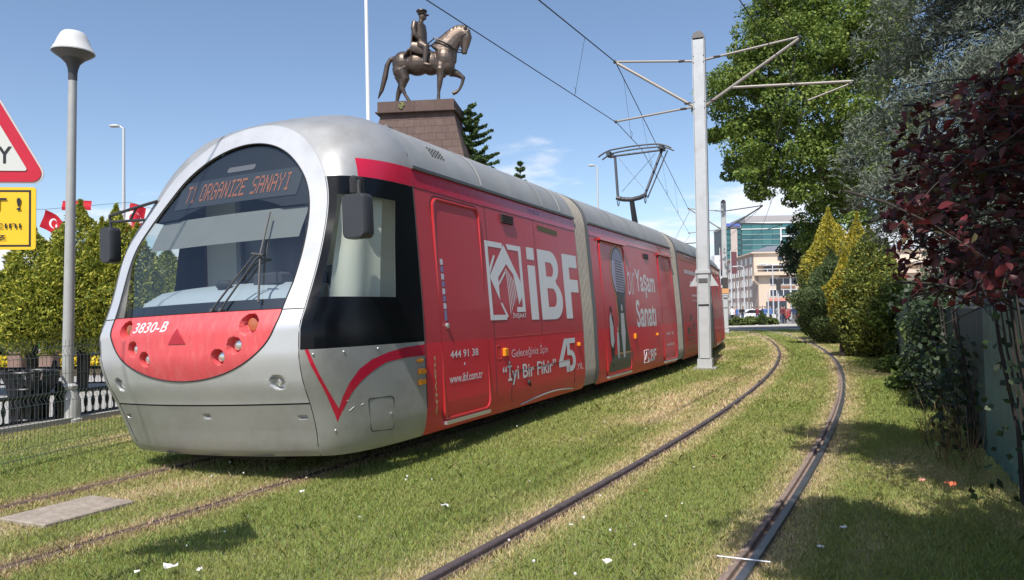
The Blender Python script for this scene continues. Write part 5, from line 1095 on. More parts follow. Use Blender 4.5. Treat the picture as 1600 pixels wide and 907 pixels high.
# flat-sprayed conifers (arborvitae)
def thuja(loc, label, h, w_, seed, cols, n=16000, wts=None, z0=.25, lumps=26, leaf=.10, top=None, group=None, name='arborvitae', trunk=.05, ztop=.45, spires=((0,0,1,1),)):
    r = np.random.default_rng(seed); t = empty(name, loc); tag(t, label, 'tree', group)
    prof = lambda s_: np.clip(np.sin(np.clip(s_*.93+.10,0,1)*np.pi)**.6*np.clip((1-s_)/.45,0,1)**.55*1.1, .02, 1.2)     # fraction of half-width along height
    allV = []; allc = []; n_all = n
    for sx_, sy_, sh_, sw_ in spires:
     n = int(n_all*(sh_*sw_**1.5)/sum(q[2]*q[3]**1.5 for q in spires)); hh_ = h*sh_; ww_ = w_*sw_
     lz = r.uniform(0,.95,lumps); la = r.uniform(0,2*np.pi,lumps); bulge = r.uniform(.12,.42,lumps)
     s_ = r.random(n)**.85; a = r.uniform(0,2*np.pi,n); f = (.55+.45*r.random(n)**.45)
     bm = np.zeros(n)
     for k in range(lumps):
         da = np.abs((a-la[k]+np.pi)%(2*np.pi)-np.pi); bm = np.maximum(bm, bulge[k]*np.exp(-(da/.45)**2-((s_-lz[k])/.09)**2))
     rad = ww_/2*prof(s_)*f*(.86+bm*1.4); z = z0+s_*(hh_-z0)+bm*.25*hh_*.3+.16*np.sin(3*a+seed)*(1-s_)*min(1,z0); C = np.stack([rad*np.cos(a), rad*np.sin(a), z], 1)
     out_ = np.stack([np.cos(a), np.sin(a), np.zeros(n)], 1); ax = unit(out_*.75+np.array([0,0,.55])+r.normal(size=(n,3))*.62); nr = unit(np.cross(ax, r.normal(size=(n,3))))
     V = leaf_quads(C, nr, ax, leaf*r.uniform(.7,1.5,n), leaf*.42*r.uniform(.7,1.3,n)); c = pal(r, n, cols, wts, .28)
     if top is not None:
         tm = (r.random(n) < np.clip((s_-ztop)/.30,0,1)*.85); c = np.where(tm[:,None], pal(r, n, top, jit=.2), c)
     V[...,0] += sx_; V[...,1] += sy_; allV.append(V); allc.append(c)
    V = np.concatenate(allV); c = np.concatenate(allc)
    leaf_obj(t, V, c, LEAF); mb = MB(); mb.tube([(0,0,0),(.03,0,h*.4),(0,0,h*.85)], [trunk,trunk*.8,.01], 8); mb.build('trunk', BARKD, t); return t
OL = [(.28,.32,.05),(.44,.44,.065),(.14,.18,.035),(.62,.57,.10)]
LT = [('olive-yellow hedge conifer at the left edge below the yellow sign plate',(-10.3,14.2),3.05,2.0),('olive-yellow hedge conifer between the yellow sign plate and the lamp post',(-9.15,14.7),3.15,1.9),('tallest olive-yellow hedge conifer right behind the lamp post',(-8.55,15.2),3.75,2.0),('olive-yellow hedge conifer behind the left mirror of the tram',(-7.95,15.4),3.65,1.7),('olive-yellow hedge conifer seen through the tram windscreen',(-9.2,20.5),3.3,2.0)]
for k, (lb, (x, y), h_, w_) in enumerate(LT):
    thuja((x,y,0), lb, h_, w_, 40+k, OL, 30000, [.3,.28,.27,.15], z0=.85, leaf=.085, lumps=46, group='hedge conifers on the left', trunk=.07, spires=((0,0,1,.62),(-.42,.1,.86,.5),(.45,-.05,.90,.5),(.1,-.35,.72,.55),(-.25,-.3,.78,.45)))
for k, (x, y, rz) in enumerate(((-10.2,14.4,.2),(-9.4,14.6,-.25),(-9.0,15.0,.12),(-8.2,15.2,.05),(-9.0,20.2,.1))):
    tr = [o for o in bpy.data.objects if o.get('group') == 'hedge conifers on the left'][k]; mb = MB(); mb.tube([(.12,-.1,0),(.12+rz*.5,-.1,.6),(.12+rz,-.05,1.3)], [.085,.075,.05], 8); mb.build('stem', BARKD, tr)
GO = [(.50,.42,.055),(.36,.34,.05),(.62,.52,.09)]; GD = [(.075,.115,.045),(.11,.155,.06),(.15,.19,.075)]
thuja((14.25,34.4,0), 'golden-topped conifer, the left and taller of the pair beyond the track', 5.85, 3.3, 61, GD+[(.26,.24,.035)], 26000, None, .2, 46, .13, GO, 'golden conifers along the right fence', 'golden_conifer', .1, .42, ((0,0,1,.7),(-.5,.1,.8,.5),(.4,-.2,.86,.5)))
thuja((15.35,34.0,0), 'golden-topped conifer, the right and brighter of the pair beyond the track', 5.65, 2.3, 62, GD+[(.34,.28,.03)], 18000, None, .2, 36, .13, GO, 'golden conifers along the right fence', 'golden_conifer', .1, .15, ((0,0,1,.7),(.35,.1,.84,.5),(-.3,-.1,.75,.5)))
thuja((12.75,30.6,0), 'dark green rounded bush in front of the golden conifers', 3.7, 2.4, 63, GD, 22000, None, .1, 30, .13, None, None, 'green_bush', .08)
thuja((13.3,32.0,0), 'green conifer bush right of the dark rounded bush, with yellow tips', 3.3, 1.5, 68, GD+[(.30,.27,.04)], 8000, None, .1, 20, .13, None, None, 'green_bush', .08)
thuja((10.25,22.0,0), 'yellow-green shrub against the fence, right of the golden conifers', 3.8, 2.3, 64, [(.15,.20,.05),(.27,.30,.07),(.11,.15,.05),(.38,.38,.08)], 24000, None, .1, 30, .11, None, None, 'garden_shrub', .09, .45, ((0,0,1,.6),(-.4,.1,.82,.5),(.45,-.1,.88,.5),(0,-.4,.7,.55)))
thuja((9.65,22.3,0), 'small bright golden shrub at the left foot of the yellow-green shrub', 3.0, .9, 65, GO+[(.3,.28,.05)], 5000, None, 1.0, 16, .11, None, None, 'golden_shrub', .2)
broad_tree((10.55,20.4,0), 'leafy light-green shrub at the fence below the grey conifer', (-.2,-.1,1.3), (.7,.7,1.0), 34, 110, .13, [(.13,.19,.04),(.18,.24,.05),(.09,.14,.03)], 66, 1.2, .05, name='garden_shrub', cat='shrub', clump_r=(.2,.4))
broad_tree((18.6,47.6,0), 'small dark green tree in front of the beige building', (0,0,4.6), (1.75,1.7,2.2), 80, 160, .17, [(.055,.085,.045),(.075,.11,.055),(.10,.14,.075)], 67, 3.2, .14, name='dark_tree', clump_r=(.35,.65))
# low growth along the foot of the fence
for k, (x, y, s_, lb) in enumerate(((10.0,19.6,.5,'low leafy plant at the foot of the yellow-green shrub'),(6.85,13.2,.30,'low leafy weeds at the foot of the fence nearest the ivy'),(8.3,16.6,.26,'low leafy weeds at the foot of the far green fence post'),(13.2,29,.6,'low plants at the foot of the dark rounded bush'))):
    broad_tree((x,y,0), lb, (0,0,s_*.5), (s_*1.2,s_*.9,s_*.45), 26, 70, .11, [(.10,.15,.035),(.15,.20,.05),(.07,.11,.03)], 80+k, s_*.5, .012, name='weed_clump', cat='plant', clump_r=(.12,.22))
# dark red-leaved tree, close by on the right
def red_tree():
    r = np.random.default_rng(9); t = empty('red_leaved_tree', (4.95,6.3,0)); tag(t, 'dark red-leaved tree hanging over the green fence at right, close by', 'tree'); mb = MB(); C = []; A = []
    mb.tube([(0,0,0),(-.05,-.05,1.2),(-.3,-.3,2.0),(-.7,-.6,2.6)], [.07,.06,.045,.015], 8)
    for q in range(14): mb.tube([(-.2,-.2,1.7),(-.5+r.normal()*.2,-.5+r.normal()*.2,2.0+r.normal()*.15),(-.9+r.normal()*.35,-.7+r.normal()*.3,r.uniform(1.8,2.8))], [.022,.015,.006], 5)
    for k in range(400):
        a = r.uniform(0,2*np.pi); el = r.uniform(-.35,.75); st = Vector((-.95+r.normal()*.55,-.75+r.normal()*.4,r.uniform(1.5,3.1))); ln = r.uniform(.5,1.6)*(1.0 if r.random()<.8 else 1.15); d = Vector((math.cos(a)*math.cos(el), math.sin(a)*math.cos(el), math.sin(el)))
        pts = [st+d*ln*s_+Vector((0,0,-.22*ln*s_*s_)) for s_ in (0,.33,.66,1)]; e_ = pts[-1]+Vector((4.95,6.3,0))
        if e_.x > .47*e_.y+.16*abs(e_.z-2.15) and e_.z < 3.1: mb.tube(pts, [.010,.008,.005,.003], 4)
        for j in range(17):
            s_ = r.uniform(.25,1.02); p = st+d*ln*s_+Vector((0,0,-.22*ln*s_*s_)); C.append(tuple(p+Vector(r.normal(size=3)*.05))); A.append(tuple(d*.6+Vector(r.normal(size=3)*.6)+Vector((0,0,-.5))))
    C = np.array(C); A = np.array(A); n = len(C); world = C+np.array([4.75,6.3,0]); ok = (world[:,2] < 3.12-.6*np.clip((3.2-world[:,0]),0,2)+.5*np.clip(world[:,0]-3.6,0,1)) & (world[:,2] > 1.48+.12*np.sin(world[:,1]*6)) & (world[:,0] > .452*world[:,1]+.16*np.abs(world[:,2]-2.15))
    C, A = C[ok], A[ok]; n = len(C); nr = unit(r.normal(size=(n,3))*.7+np.array([0,0,.6])); ax = unit(A-nr*np.sum(A*nr,1)[:,None]); wv = np.cross(nr, ax); Ln = r.uniform(.055,.11,n)[:,None]; Wd = Ln*r.uniform(.55,.72,n)[:,None]
    V = np.stack([C-ax*Ln*.5, C-ax*Ln*.2+wv*Wd*.42+nr*Wd*.10, C+ax*Ln*.18+wv*Wd*.40+nr*Wd*.08, C+ax*Ln*.55-nr*Ln*.12, C+ax*Ln*.18-wv*Wd*.40+nr*Wd*.08, C-ax*Ln*.2-wv*Wd*.42+nr*Wd*.10], 1)
    b = np.arange(n)[:,None]*6; F = np.concatenate([b+np.array([[0,1,2,3]]), b+np.array([[0,3,4,5]])], 0)
    cols = np.repeat(pal(r, n, [(.066,.016,.018),(.092,.020,.022),(.042,.013,.015),(.17,.026,.030),(.07,.06,.024)], [.34,.28,.24,.07,.07], .3), 6, 0)
    o = link('crown', np_mesh('crown', V.reshape(-1,3), F, DLEAF, cols), t); o['kind'] = 'stuff'; mb.build('trunk', BARKD, t)
red_tree()
# tree overhead behind the viewpoint whose shade falls on the lawn and fence at right
def off_squash(cen, r):
    k = len(cen); h_ = int(k*.66); cen[:h_] = np.array([-.75,1.5,5.35])+unit(r.normal(size=(h_,3)))*r.random((h_,1))**.4*np.array([2.0,1.7,.8]); cen[h_:] = np.array([-2.75,-1.0,4.5])+unit(r.normal(size=(k-h_,3)))*r.random((k-h_,1))**.5*np.array([1.55,.95,.65]); return cen
broad_tree((4.5,2.3,0), 'leafy tree overhanging the viewpoint from the right, its shade on the lawn', (-1,0,4.8), (1.5,1.5,1), 135, 190, .13, G1, 31, 4.2, .12, squash=off_squash, clump_r=(.28,.5))
# spruces behind the tram
def spruce(loc, h, rad, label, seed, zmin=2.0):
    r = np.random.default_rng(seed); t = empty('spruce_tree', loc); tag(t, label, 'tree', 'spruces behind the tram'); mb = MB(); mb.tube([(0,0,0),(0,0,h*.6),(0,0,h)], [.2,.1,.012], 8); C = []; D = []
    z = h-.12
    while z > zmin:
        f = (h-z)/h; ln0 = rad*min(1,(.05+1.25*f)); nb = 6
        for b in range(nb):
            a = r.uniform(0,2*np.pi); ln = ln0*r.uniform(.65,1.15); dr = np.array([math.cos(a), math.sin(a), 0]); rise = .55-.5*f*1.6
            pts = np.array([np.array([0,0,z])+dr*ln*s_+np.array([0,0,(rise*s_-.25*s_*s_+.22*s_**3)*ln]) for s_ in np.linspace(0,1,6)]); mb.tube([tuple(p) for p in pts], [.02,.016,.013,.01,.008,.004], 4)
            n = int(90+150*ln); s_ = r.uniform(.08,1,n); i = np.clip((s_*5).astype(int),0,4); q = s_*5-i; p = pts[i]*(1-q)[:,None]+pts[i+1]*q[:,None]; side = np.cross(dr,[0,0,1]); lat = r.normal(size=n)*.11*ln*(1.15-s_)
            C.append(p+side[None]*lat[:,None]+r.normal(size=(n,3))*.02); D.append(dr[None]*.6+side[None]*np.sign(lat)[:,None]*.5+r.normal(size=(n,3))*.4+np.array([0,0,.25]))
        z -= .30+.12*r.random()
    C = np.concatenate(C); D = unit(np.concatenate(D)); n = len(C); V = leaf_quads(C, unit(r.normal(size=(n,3))), D, r.uniform(.14,.28,n), r.uniform(.06,.10,n)); leaf_obj(t, V, pal(r, n, [(.09,.14,.05),(.13,.19,.065),(.06,.10,.04)]), NEED); mb.build('trunk', BARK, t)
spruce((-1.75,34.6,0), 10.9, 3.6, 'spruce rising behind the tram roof beside the statue pedestal', 71, 5)
spruce((.5,39,0), 9.1, 1.9, 'spruce whose tip barely shows over the tram roof right of the pedestal', 72, 6)
# ------------------------------------------------------------ green fence on the right with screens, and ivy
GF = mat('fence_post_green', (.045,.125,.105), .5, var=.15, scale=8); SCR = mat('screen_sheet', (.075,.18,.15), .55, var=.18, scale=4, dirt=((.05,.06,.05), .6, 3)); SCD = mat('screen_dark', (.03,.075,.068), .6, var=.3, scale=5)
gf = empty('green_fence', (3.6,5.6,0)); tag(gf, 'dark green metal fence with screen panels along the right edge of the lawn', 'fence'); O_ = Vector((3.6,5.6,0))
ysf = [1.6,3.9,6.2,7.3,9.6,12.0,14.3,16.6,18.9,21.2,23.6,26,28.5,31,33.5,36,38.5,41,43.5,46,48.5,51]
fp_ = [Vector((float(fence_x(y))+.12, y, 0)) for y in ysf]
for i, (a, b) in enumerate(zip(fp_[:-1], fp_[1:])):
    d = (b-a).normalized(); n_ = Vector((d.y,-d.x,0)); hh = 1.42; ang = math.atan2(d.y, d.x); ln = (b-a).length
    mb = MB(); mb.box((-.03,-.03,0),(.03,.03,hh+.03)); mb.box((-.045,-.045,0),(.045,.045,.04)); mb.build('post', GF, gf, smooth=False, loc=a-O_, rot=(0,0,ang))
    mb = MB(); k = max(4,int(ln/.2))
    P_ = np.array([[(j*ln/k, .05+(.012 if j % 2 else -.012), z) for j in range(k+1)] for z in (.04,.7,hh-.03)]); mb.grid(P_); mb.build('screen_panel', SCR if i in (0,1,2,6,7,9,10,12) or i > 14 else SCD, gf, smooth=False, loc=a-O_, rot=(0,0,ang))
    for z in (.12,.42,.5,.88,.96,1.30,1.38): MB().tube([(.03,-.02,z),(ln-.03,-.02,z)], .006 if i > 1 else .004, 4).build('fence_wire', GF if i > 3 else mat('fence_wire_pale', (.16,.21,.20), .5), gf, loc=a-O_, rot=(0,0,ang))
mb = MB(); mb.tube([fp_[2]-O_+Vector((-.12,-.25,0)), fp_[2]-O_+Vector((-.02,-.03,1.35))], .035, 4); mb.build('brace', GF, gf)
def ivy(y0, y1, n, label, seed, cols, zmax=1.75, dx=.28, leaf=.075):
    r = np.random.default_rng(seed); t = empty('ivy', (float(fence_x((y0+y1)/2)), (y0+y1)/2, 0)); tag(t, label, 'plant'); o_ = np.array(t.location)
    k = 60; cy = r.uniform(y0,y1,k); cz = zmax*r.random(k)**.8; cen = np.stack([fence_x(cy)+r.normal(size=k)*.10-.05, cy, cz],1)-o_; P_, dd = clump_pts(r, cen, r.uniform(.15,.36,k), n//k, 1.0); P_[:,2] = np.abs(P_[:,2])+.01; m_ = len(P_)
    nr = unit(np.array([-.6,-.6,.35])+r.normal(size=(m_,3))*.5); V = leaf_quads(P_, nr, r.normal(size=(m_,3))+np.array([0,0,-1.]), leaf*r.uniform(.7,1.3,m_), leaf*.8*r.uniform(.7,1.2,m_), .06); leaf_obj(t, V, pal(r, m_, cols), DLEAF, 'leaves')
    mb = MB()
    for j in range(10): y = r.uniform(y0,y1); p = Vector((float(fence_x(y)),y,0))-Vector(o_); mb.tube([p, p+Vector((.05,.1,.5)), p+Vector((-.03,.15,1.1)), p+Vector((.02,.3,1.5))], [.012,.010,.008,.004], 5)
    mb.build('stems', BARKD, t)['kind'] = 'stuff'
DG = [(.016,.030,.012),(.026,.046,.017),(.038,.064,.022)]
ivy(9.8,12.0, 3400, 'dark ivy thicket smothering the middle of the green fence', 91, DG, 1.65)
ivy(7.5,9.0, 500, 'dark ivy and weeds on the green fence below the red-leaved tree', 92, DG, 1.0)
ivy(4.6,5.6, 120, 'ivy sprays on the green fence nearest the viewer at the right edge', 93, DG, 1.35, leaf=.065)
ivy(12.4,13.6, 700, 'sunlit climbing plant on the green fence beyond the ivy thicket', 94, [(.08,.12,.03),(.12,.17,.04),(.05,.08,.025)], 1.2)
# dry stalks by the fence
r = np.random.default_rng(17); n = 150; y = r.uniform(6.6,9.0,n); x = fence_x(y)-r.random(n)*.45; a = r.uniform(0,6.28,n); hh = r.uniform(.15,.55,n); b0 = np.stack([x,y,np.zeros(n)],1); tp = b0+np.stack([np.cos(a)*hh*.5, np.sin(a)*hh*.5, hh],1); wv = np.stack([np.sin(a),-np.cos(a),np.zeros(n)],1)*.004
V = np.stack([b0-wv,b0+wv,tp+wv*.3,tp-wv*.3],1); me = np_mesh('dry_stalks', V.reshape(-1,3), np.arange(4*n).reshape(n,4), LEAF, np.repeat(pal(r,n,[(.22,.14,.06),(.12,.08,.04),(.30,.22,.10)]),4,0)); tag(link('dry_stalks', me), 'dry brown stalks at the foot of the green fence', 'grass', kind='stuff')
# ------------------------------------------------------------ buildings and street life in the distance
BEIGE = mat('beige_render', (.62,.50,.39), .8, var=.05, scale=.6); BEIGE_SHADE = mat('beige_painted_shade', (.40,.31,.26), .85, var=.08, scale=.6); WFR = mat('window_frame_white', (.72,.72,.72), .5)
PANE = mat('window_pane_dark', (.025,.035,.055), .12, coat=.4); SLATE = mat('roof_slate', (.20,.205,.23), .6)
def window(par, x0, x1, z0, z1, y, n=3, mp=None):
    mp = mp or (lambda a, d, b: (a, d, b)); f = MB()
    def bx(m_, a, b): 
        vs = [mp(x,yy,z) for x in (a[0],b[0]) for yy in (a[1],b[1]) for z in (a[2],b[2])]; m_.add(vs, [(0,1,3,2),(4,6,7,5),(0,4,5,1),(2,3,7,6),(0,2,6,4),(1,5,7,3)])
    t = .06; bx(f,(x0-t,y-.08,z0-t),(x1+t,y+.05,z0)); bx(f,(x0-t,y-.08,z1),(x1+t,y+.05,z1+t)); bx(f,(x0-t,y-.08,z0),(x0,y+.05,z1)); bx(f,(x1,y-.08,z0),(x1+t,y+.05,z1))
    w_ = (x1-x0)/n
    for i in range(1,n): bx(f,(x0+i*w_-.05,y-.07,z0),(x0+i*w_+.05,y+.05,z1))
    fo = f.build('window', WFR, par, smooth=False)
    for i in range(n):
        g = MB(); bx(g,(x0+i*w_+.05,y-.03,z0),(x0+(i+1)*w_-.05,y+.0,z1)); g.build('pane', PANE, fo, smooth=False)
bb = empty('beige_building', (36.0,112,0), R(-4)); tag(bb, 'beige four-storey corner building with a roof terrace cafe', 'building')
mb = MB(); mb.box((0,0,0),(26,24,6.3), 0); mb.box((.0,2.6,6.3),(26,24,9.75), 0); mb.build('wall', BEIGE, bb, smooth=False)
mb = MB(); mb.box((-.06,0.02,0),(-.003,24,6.25)); mb.box((-.06,2.62,6.25),(-.003,24,9.7)); mb.build('flank_painted_shade', BEIGE_SHADE, bb, smooth=False)  # thin skin over the flank, its shade painted in as a darker beige
mb = MB(); mb.box((-.4,2.2,9.75),(26.4,24.4,9.95)); mb.build('cornice', BEIGE, bb, smooth=False)
mb = MB(); mb.add([(0,2.6,9.95),(26,2.6,9.95),(26,24,9.95),(0,24,9.95),(4,10,11.4),(22,10,11.4),(22,17,11.4),(4,17,11.4)], [(0,1,5,4),(1,2,6,5),(2,3,7,6),(3,0,4,7),(4,5,6,7)]); mb.build('roof', SLATE, bb, smooth=False)
for z0, z1 in ((5.0,5.9),(3.3,4.2)):
    window(bb, 1.6, 5.4, z0, z1, 0, 4); window(bb, 7.2, 10.6, z0, z1, 0, 3 if z0 > 4 else 4); window(bb, 12.6, 16, z0, z1, 0, 3)
for x in (3.9,4.9): 
    mb = MB(); prism(mb, [(x-.42,8.7),(x+.42,8.7)]+[(x+.42*math.cos(a), 9.05+.40*math.sin(a)) for a in np.linspace(0,math.pi,9)], 2.5, 2.57); mb.build('arched_window', PANE, bb, smooth=False)
for k in range(6):                                             # terrace glazing
    mb = MB(); mb.box((1.2+k*2.2,1.5,6.7),(3.1+k*2.2,1.55,7.75)); mb.build('terrace_pane', PANE, bb, smooth=False)
mb = MB(); mb.box((-.8,-.9,6.32),(26,2.6,6.5)); mb.box((-.8,-.9,6.5),(26,-.8,6.85)); mb.build('terrace_slab', BEIGE, bb, smooth=False); mb = MB(); mb.box((.4,.8,7.85),(26,2.6,8.0)); mb.build('terrace_awning', WFR, bb, smooth=False)
for k in range(9): MB().tube([(-.6+k*1.7,-.85,6.85),(-.6+k*1.7,-.85,7.2)], .05, 6).build('balustrade_post', WFR, bb)
MB().tube([(-.7,-.85,7.2),(20,-.85,7.2)], .05, 6).build('balustrade_rail', WFR, bb)
def bsign(par, s, box, y, m, bgm=None):
    if bgm: mb = MB(); mb.box((box[0]-.3,y-.06,box[2]-.2),(box[1]+.3,y-.02,box[3]+.2)); mb.build('sign_board', bgm, par, smooth=False)
    mb = MB(); printed(mb, fit(text2d(s,.02), *box), lambda a, b: (a, y-.09, b)); mb.build('sign_lettering', m, par, smooth=False)
bsign(bb, 'TORANS CAFE', (6.6,11.2,6.42,6.82), -.92, mat('sign_letter_red', (.55,.10,.09), .5), mat('sign_board_pink', (.70,.55,.50), .6))
for x0, x1, z0, z1, c in ((3.0,6.0,6.0,6.25,'brown'),(3.2,5.2,4.45,4.75,'brown'),(1.4,6.2,2.6,3.0,'red')):
    mb = MB(); mb.box((x0,-.14,z0),(x1,-.08,z1)); mb.build('shop_sign', mat('shop_'+c, (.25,.13,.09) if c == 'brown' else (.62,.25,.20), .6), bb, smooth=False)
for k in range(4): mb = MB(); mb.box((1.0+k*3.6,-.1,.1),(3.9+k*3.6,-.04,2.5)); mb.build('shop_front', PANE, bb, smooth=False)
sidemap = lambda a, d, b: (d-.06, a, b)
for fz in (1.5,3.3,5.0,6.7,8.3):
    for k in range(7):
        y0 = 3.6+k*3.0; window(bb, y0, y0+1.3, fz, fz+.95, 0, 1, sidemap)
mb = MB(); mb.tube([(-.7,-.2,6.3),(-.75,-.2,5.7),(0,.2,5.1)], .25, 8); mb.build('balcony_bracket', BEIGE, bb)
# pale neighbour with a stacked sign column, left of it
nb = empty('pale_building', (36.3,142,0)); tag(nb, 'narrow pale building with a stacked sign column left of the beige building', 'building')
mb = MB(); mb.box((0,0,0),(5,10,9.0)); mb.build('wall', mat('pale_wall', (.62,.58,.54), .8), nb, smooth=False); mb = MB(); mb.box((1.2,-.3,9.0),(3.4,2,11.5)); mb.build('roof_block', WFR, nb, smooth=False)
for k in range(5): mb = MB(); mb.box((1.6,-.12,1+k*1.7),(3.2,.0,2.1+k*1.7)); mb.build('window', PANE, nb, smooth=False)
# glass tower
TEAL = [mat('curtain_glass_%d' % i, c, .14, metal=.25, coat=.3) for i, c in enumerate(((.045,.16,.165),(.06,.19,.19),(.035,.125,.135)))]
gt = empty('glass_tower', (88,300,0), R(-2)); tag(gt, 'tall teal glass office block with white band, behind the beige building', 'building')
mb = MB(); mb.box((2.0,.3,0),(30,26,35.2)); mb.box((-4,.3,0),(2.0,20,33.5)); mb.build('core', mat('tower_core', (.05,.07,.08), .5), gt, smooth=False)
rr = random.Random(8)
for k in range(16):
    z0 = 2.2+k*2.05
    for j in range(7):
        x0 = 2.3+j*3.95; mb = MB(); mb.box((x0,0,z0),(x0+3.85,.3,z0+1.75)); mb.build('glass_panel', TEAL[rr.randrange(3)], gt, smooth=False)
    mb = MB(); mb.box((2.2,-.12,z0+1.78),(30,.3,z0+2.02)); mb.build('floor_band', mat('tower_band', (.28,.36,.36), .5), gt, smooth=False)
    mb = MB(); mb.box((-4,0,z0),(-2.2,.3,z0+1.75)); mb.build('glass_panel', TEAL[k%3], gt, smooth=False); mb = MB(); mb.box((.6,0,z0),(1.9,.3,z0+1.75)); mb.build('glass_panel', TEAL[2], gt, smooth=False)
mb = MB(); mb.box((-2.1,-.4,0),(.4,.3,33.0)); mb.build('stone_pier', mat('tower_stone', (.50,.42,.38), .8), gt, smooth=False)
mb = MB(); mb.box((2.0,-.5,35.0),(30.3,.3,35.5)); mb.box((2.0,-.3,32.7),(30.3,.2,33.0)); mb.build('white_band', WFR, gt, smooth=False)
mb = MB(); mb.box((4,1.5,35.3),(28,24,38.2)); mb.box((-4.2,-.2,33.5),(2.0,20,34.3)); mb.build('roof_storey', mat('tower_top', (.36,.34,.34), .7), gt, smooth=False)
mb = MB(); mb.box((-4.2,-.5,34.0),(1.5,-.2,35.2)); mb.build('roof_sign', mat('roof_sign_blue', (.10,.14,.42), .5), gt, smooth=False)
for a, b in ((17,30),):
    for k in range(4): mb = MB(); mb.box((a,-.55,23.4+k*3.1),(b,-.1,23.9+k*3.1)); mb.build('white_frame', WFR, gt, smooth=False)
    for k in range(5): mb = MB(); mb.box((a+k*3.1,-.56,19.5),(a+.5+k*3.1,-.12,33.2)); mb.build('white_frame', WFR, gt, smooth=False)
# low block seen through the windscreen, and a few far blocks behind the square
lb_ = empty('low_stone_building', (-33,62,0), R(4)); tag(lb_, 'low pale stone building across the square, seen through the tram windscreen', 'building')
mb = MB(); mb.box((0,0,0),(9,10,6.0)); mb.build('wall', mat('pale_stone', (.55,.48,.38), .85, var=.06), lb_, smooth=False); mb = MB(); mb.box((-.3,-.3,6.0),(9.3,10.3,6.35)); mb.build('cornice', mat('pale_stone2', (.60,.54,.45), .8), lb_, smooth=False)
for k in range(4): window(lb_, .9+k*2.1, 2.0+k*2.1, 2.2, 4.2, 0, 2)
# crowd
def person_mesh(seed):
    r_ = random.Random(seed); h = MB(); st = r_.uniform(.06,.22); sw = r_.uniform(-.12,.18)
    for s_ in (-1,1):
        h.tube([(s_*.09,0,.92),(s_*.10,s_*st*.4,.5),(s_*.10,s_*st,.10),(s_*.10,s_*st-.02,.05)], [.095,.07,.05,.05], 8); h.tube([(s_*.10,s_*st+.05,.05),(s_*.10,s_*st-.16,.04)], [.05,.045], 8)
        h.tube([(s_*.19,0,1.40),(s_*.245,-s_*sw*.5,1.12),(s_*.25,-s_*sw-.06,.86)], [.055,.048,.035], 8); h.ball((s_*.25,-s_*sw-.08,.80),(.035,.045,.06),8)
    h.tube([(0,0,.88),(0,0,1.1),(0,.0,1.32),(0,0,1.45),(0,0,1.50)], [(.17,.12),(.15,.11),(.20,.125),(.16,.10),(.06,.06)], 12); h.tube([(0,0,1.46),(0,-.01,1.58)], .052, 8); h.ball((0,-.01,1.66),(.078,.095,.115),12); h.ball((0,-.105,1.65),(.015,.02,.025),6)
    me = remeshed(h, 'person', mat('shirt_0', (.5,.5,.5), .8), .024, 2)
    me.materials.clear(); [me.materials.append(mat('shirt_0')) for _ in range(4)]
    idx = []
    for p in me.polygons:
        z, y, x = p.center.z, p.center.y, p.center.x
        idx.append(3 if z > 1.70 or (z > 1.6 and y > .03) else 2 if z > 1.49 or (z < .87 and abs(x) > .18) else 0 if z > .90 else 1)
    me.polygons.foreach_set('material_index', idx); return me
PM = [person_mesh(k) for k in range(4)]
SH = [('white',(.75,.75,.75)),('black',(.02,.02,.022)),('navy',(.03,.045,.10)),('maroon',(.16,.03,.04)),('grey',(.25,.25,.26)),('blue',(.08,.16,.38)),('orange',(.62,.22,.05))]
TR = [('dark',(.02,.02,.025)),('blue',(.05,.08,.15)),('grey',(.15,.15,.15))]
SKIN = mat('skin', (.48,.30,.22), .6); HAIR = mat('hair', (.02,.016,.013), .6)
rp_ = random.Random(12); seen = {}
def put_person(x, y, rz, k, sh, label, group):
    o = link('person', PM[k%4], None, (x,y,0), (0,0,rz)); tag(o, label, 'person', group)
    for i, m_ in enumerate((mat('shirt_'+sh[0], sh[1], .8), mat('trousers_'+TR[k%3][0], TR[k%3][1], .8), SKIN, HAIR)): o.material_slots[i].link = 'OBJECT'; o.material_slots[i].material = m_
    return o
ORD = ['first','second','third','fourth','fifth','sixth']; us = sorted(rp_.uniform(1142,1262) for _ in range(30)); cnt = {}
for k in range(30):
    sh = SH[(k*3+k//7) % 7]; y = rp_.uniform(76,98); u = us[k]; cnt[sh[0]] = cnt.get(sh[0],-1)+1
    put_person((u-800)/1200*y, y, rp_.uniform(0,6.28), k, sh, '%s %s-topped pedestrian from the left in the distant crowd before the beige building' % (ORD[cnt[sh[0]]], sh[0]), 'pedestrians in the distant crowd')
put_person(-13.2,25.6,R(70),1,SH[5],'person in blue top walking behind the lamp post on the street','people on the street at left')
put_person(-12.5,25.9,R(250),2,SH[2],'person in navy top beside the tram front on the street','people on the street at left')
# street poles, signals, parked cars at the crossing
def street_pole(x, y, h, label, head=None, r0=.07):
    r_ = empty('street_pole', (x,y,0)); tag(r_, label, 'pole', 'poles at the distant crossing'); MB().lathe([(r0*1.2,0),(r0,h*.5),(r0*.7,h)], 8).build('column', mat('lamp_far_grey'), r_)
    if head == 'lamp': mb = MB(); mb.tube([(0,0,h),(-.5,0,h+.15),(-1.1,0,h+.1)], .05, 6); mb.ball((-1.1,0,h+.08),(.35,.13,.08),8); mb.build('lamp_head', mat('lamp_white'), r_)
    if head == 'signal': mb = MB(); mb.cbox((0,-.12,h-.4),(.34,.25,.95),bev=.03); mb.build('signal_box', mat('dark_box'), r_, smooth=False)
    if head == 'banner': mb = MB(); mb.box((.08,-.02,h-3),(.75,.02,h-.2)); mb.build('banner', mat('banner_dark', (.14,.05,.06), .7), r_, smooth=False)
    return r_
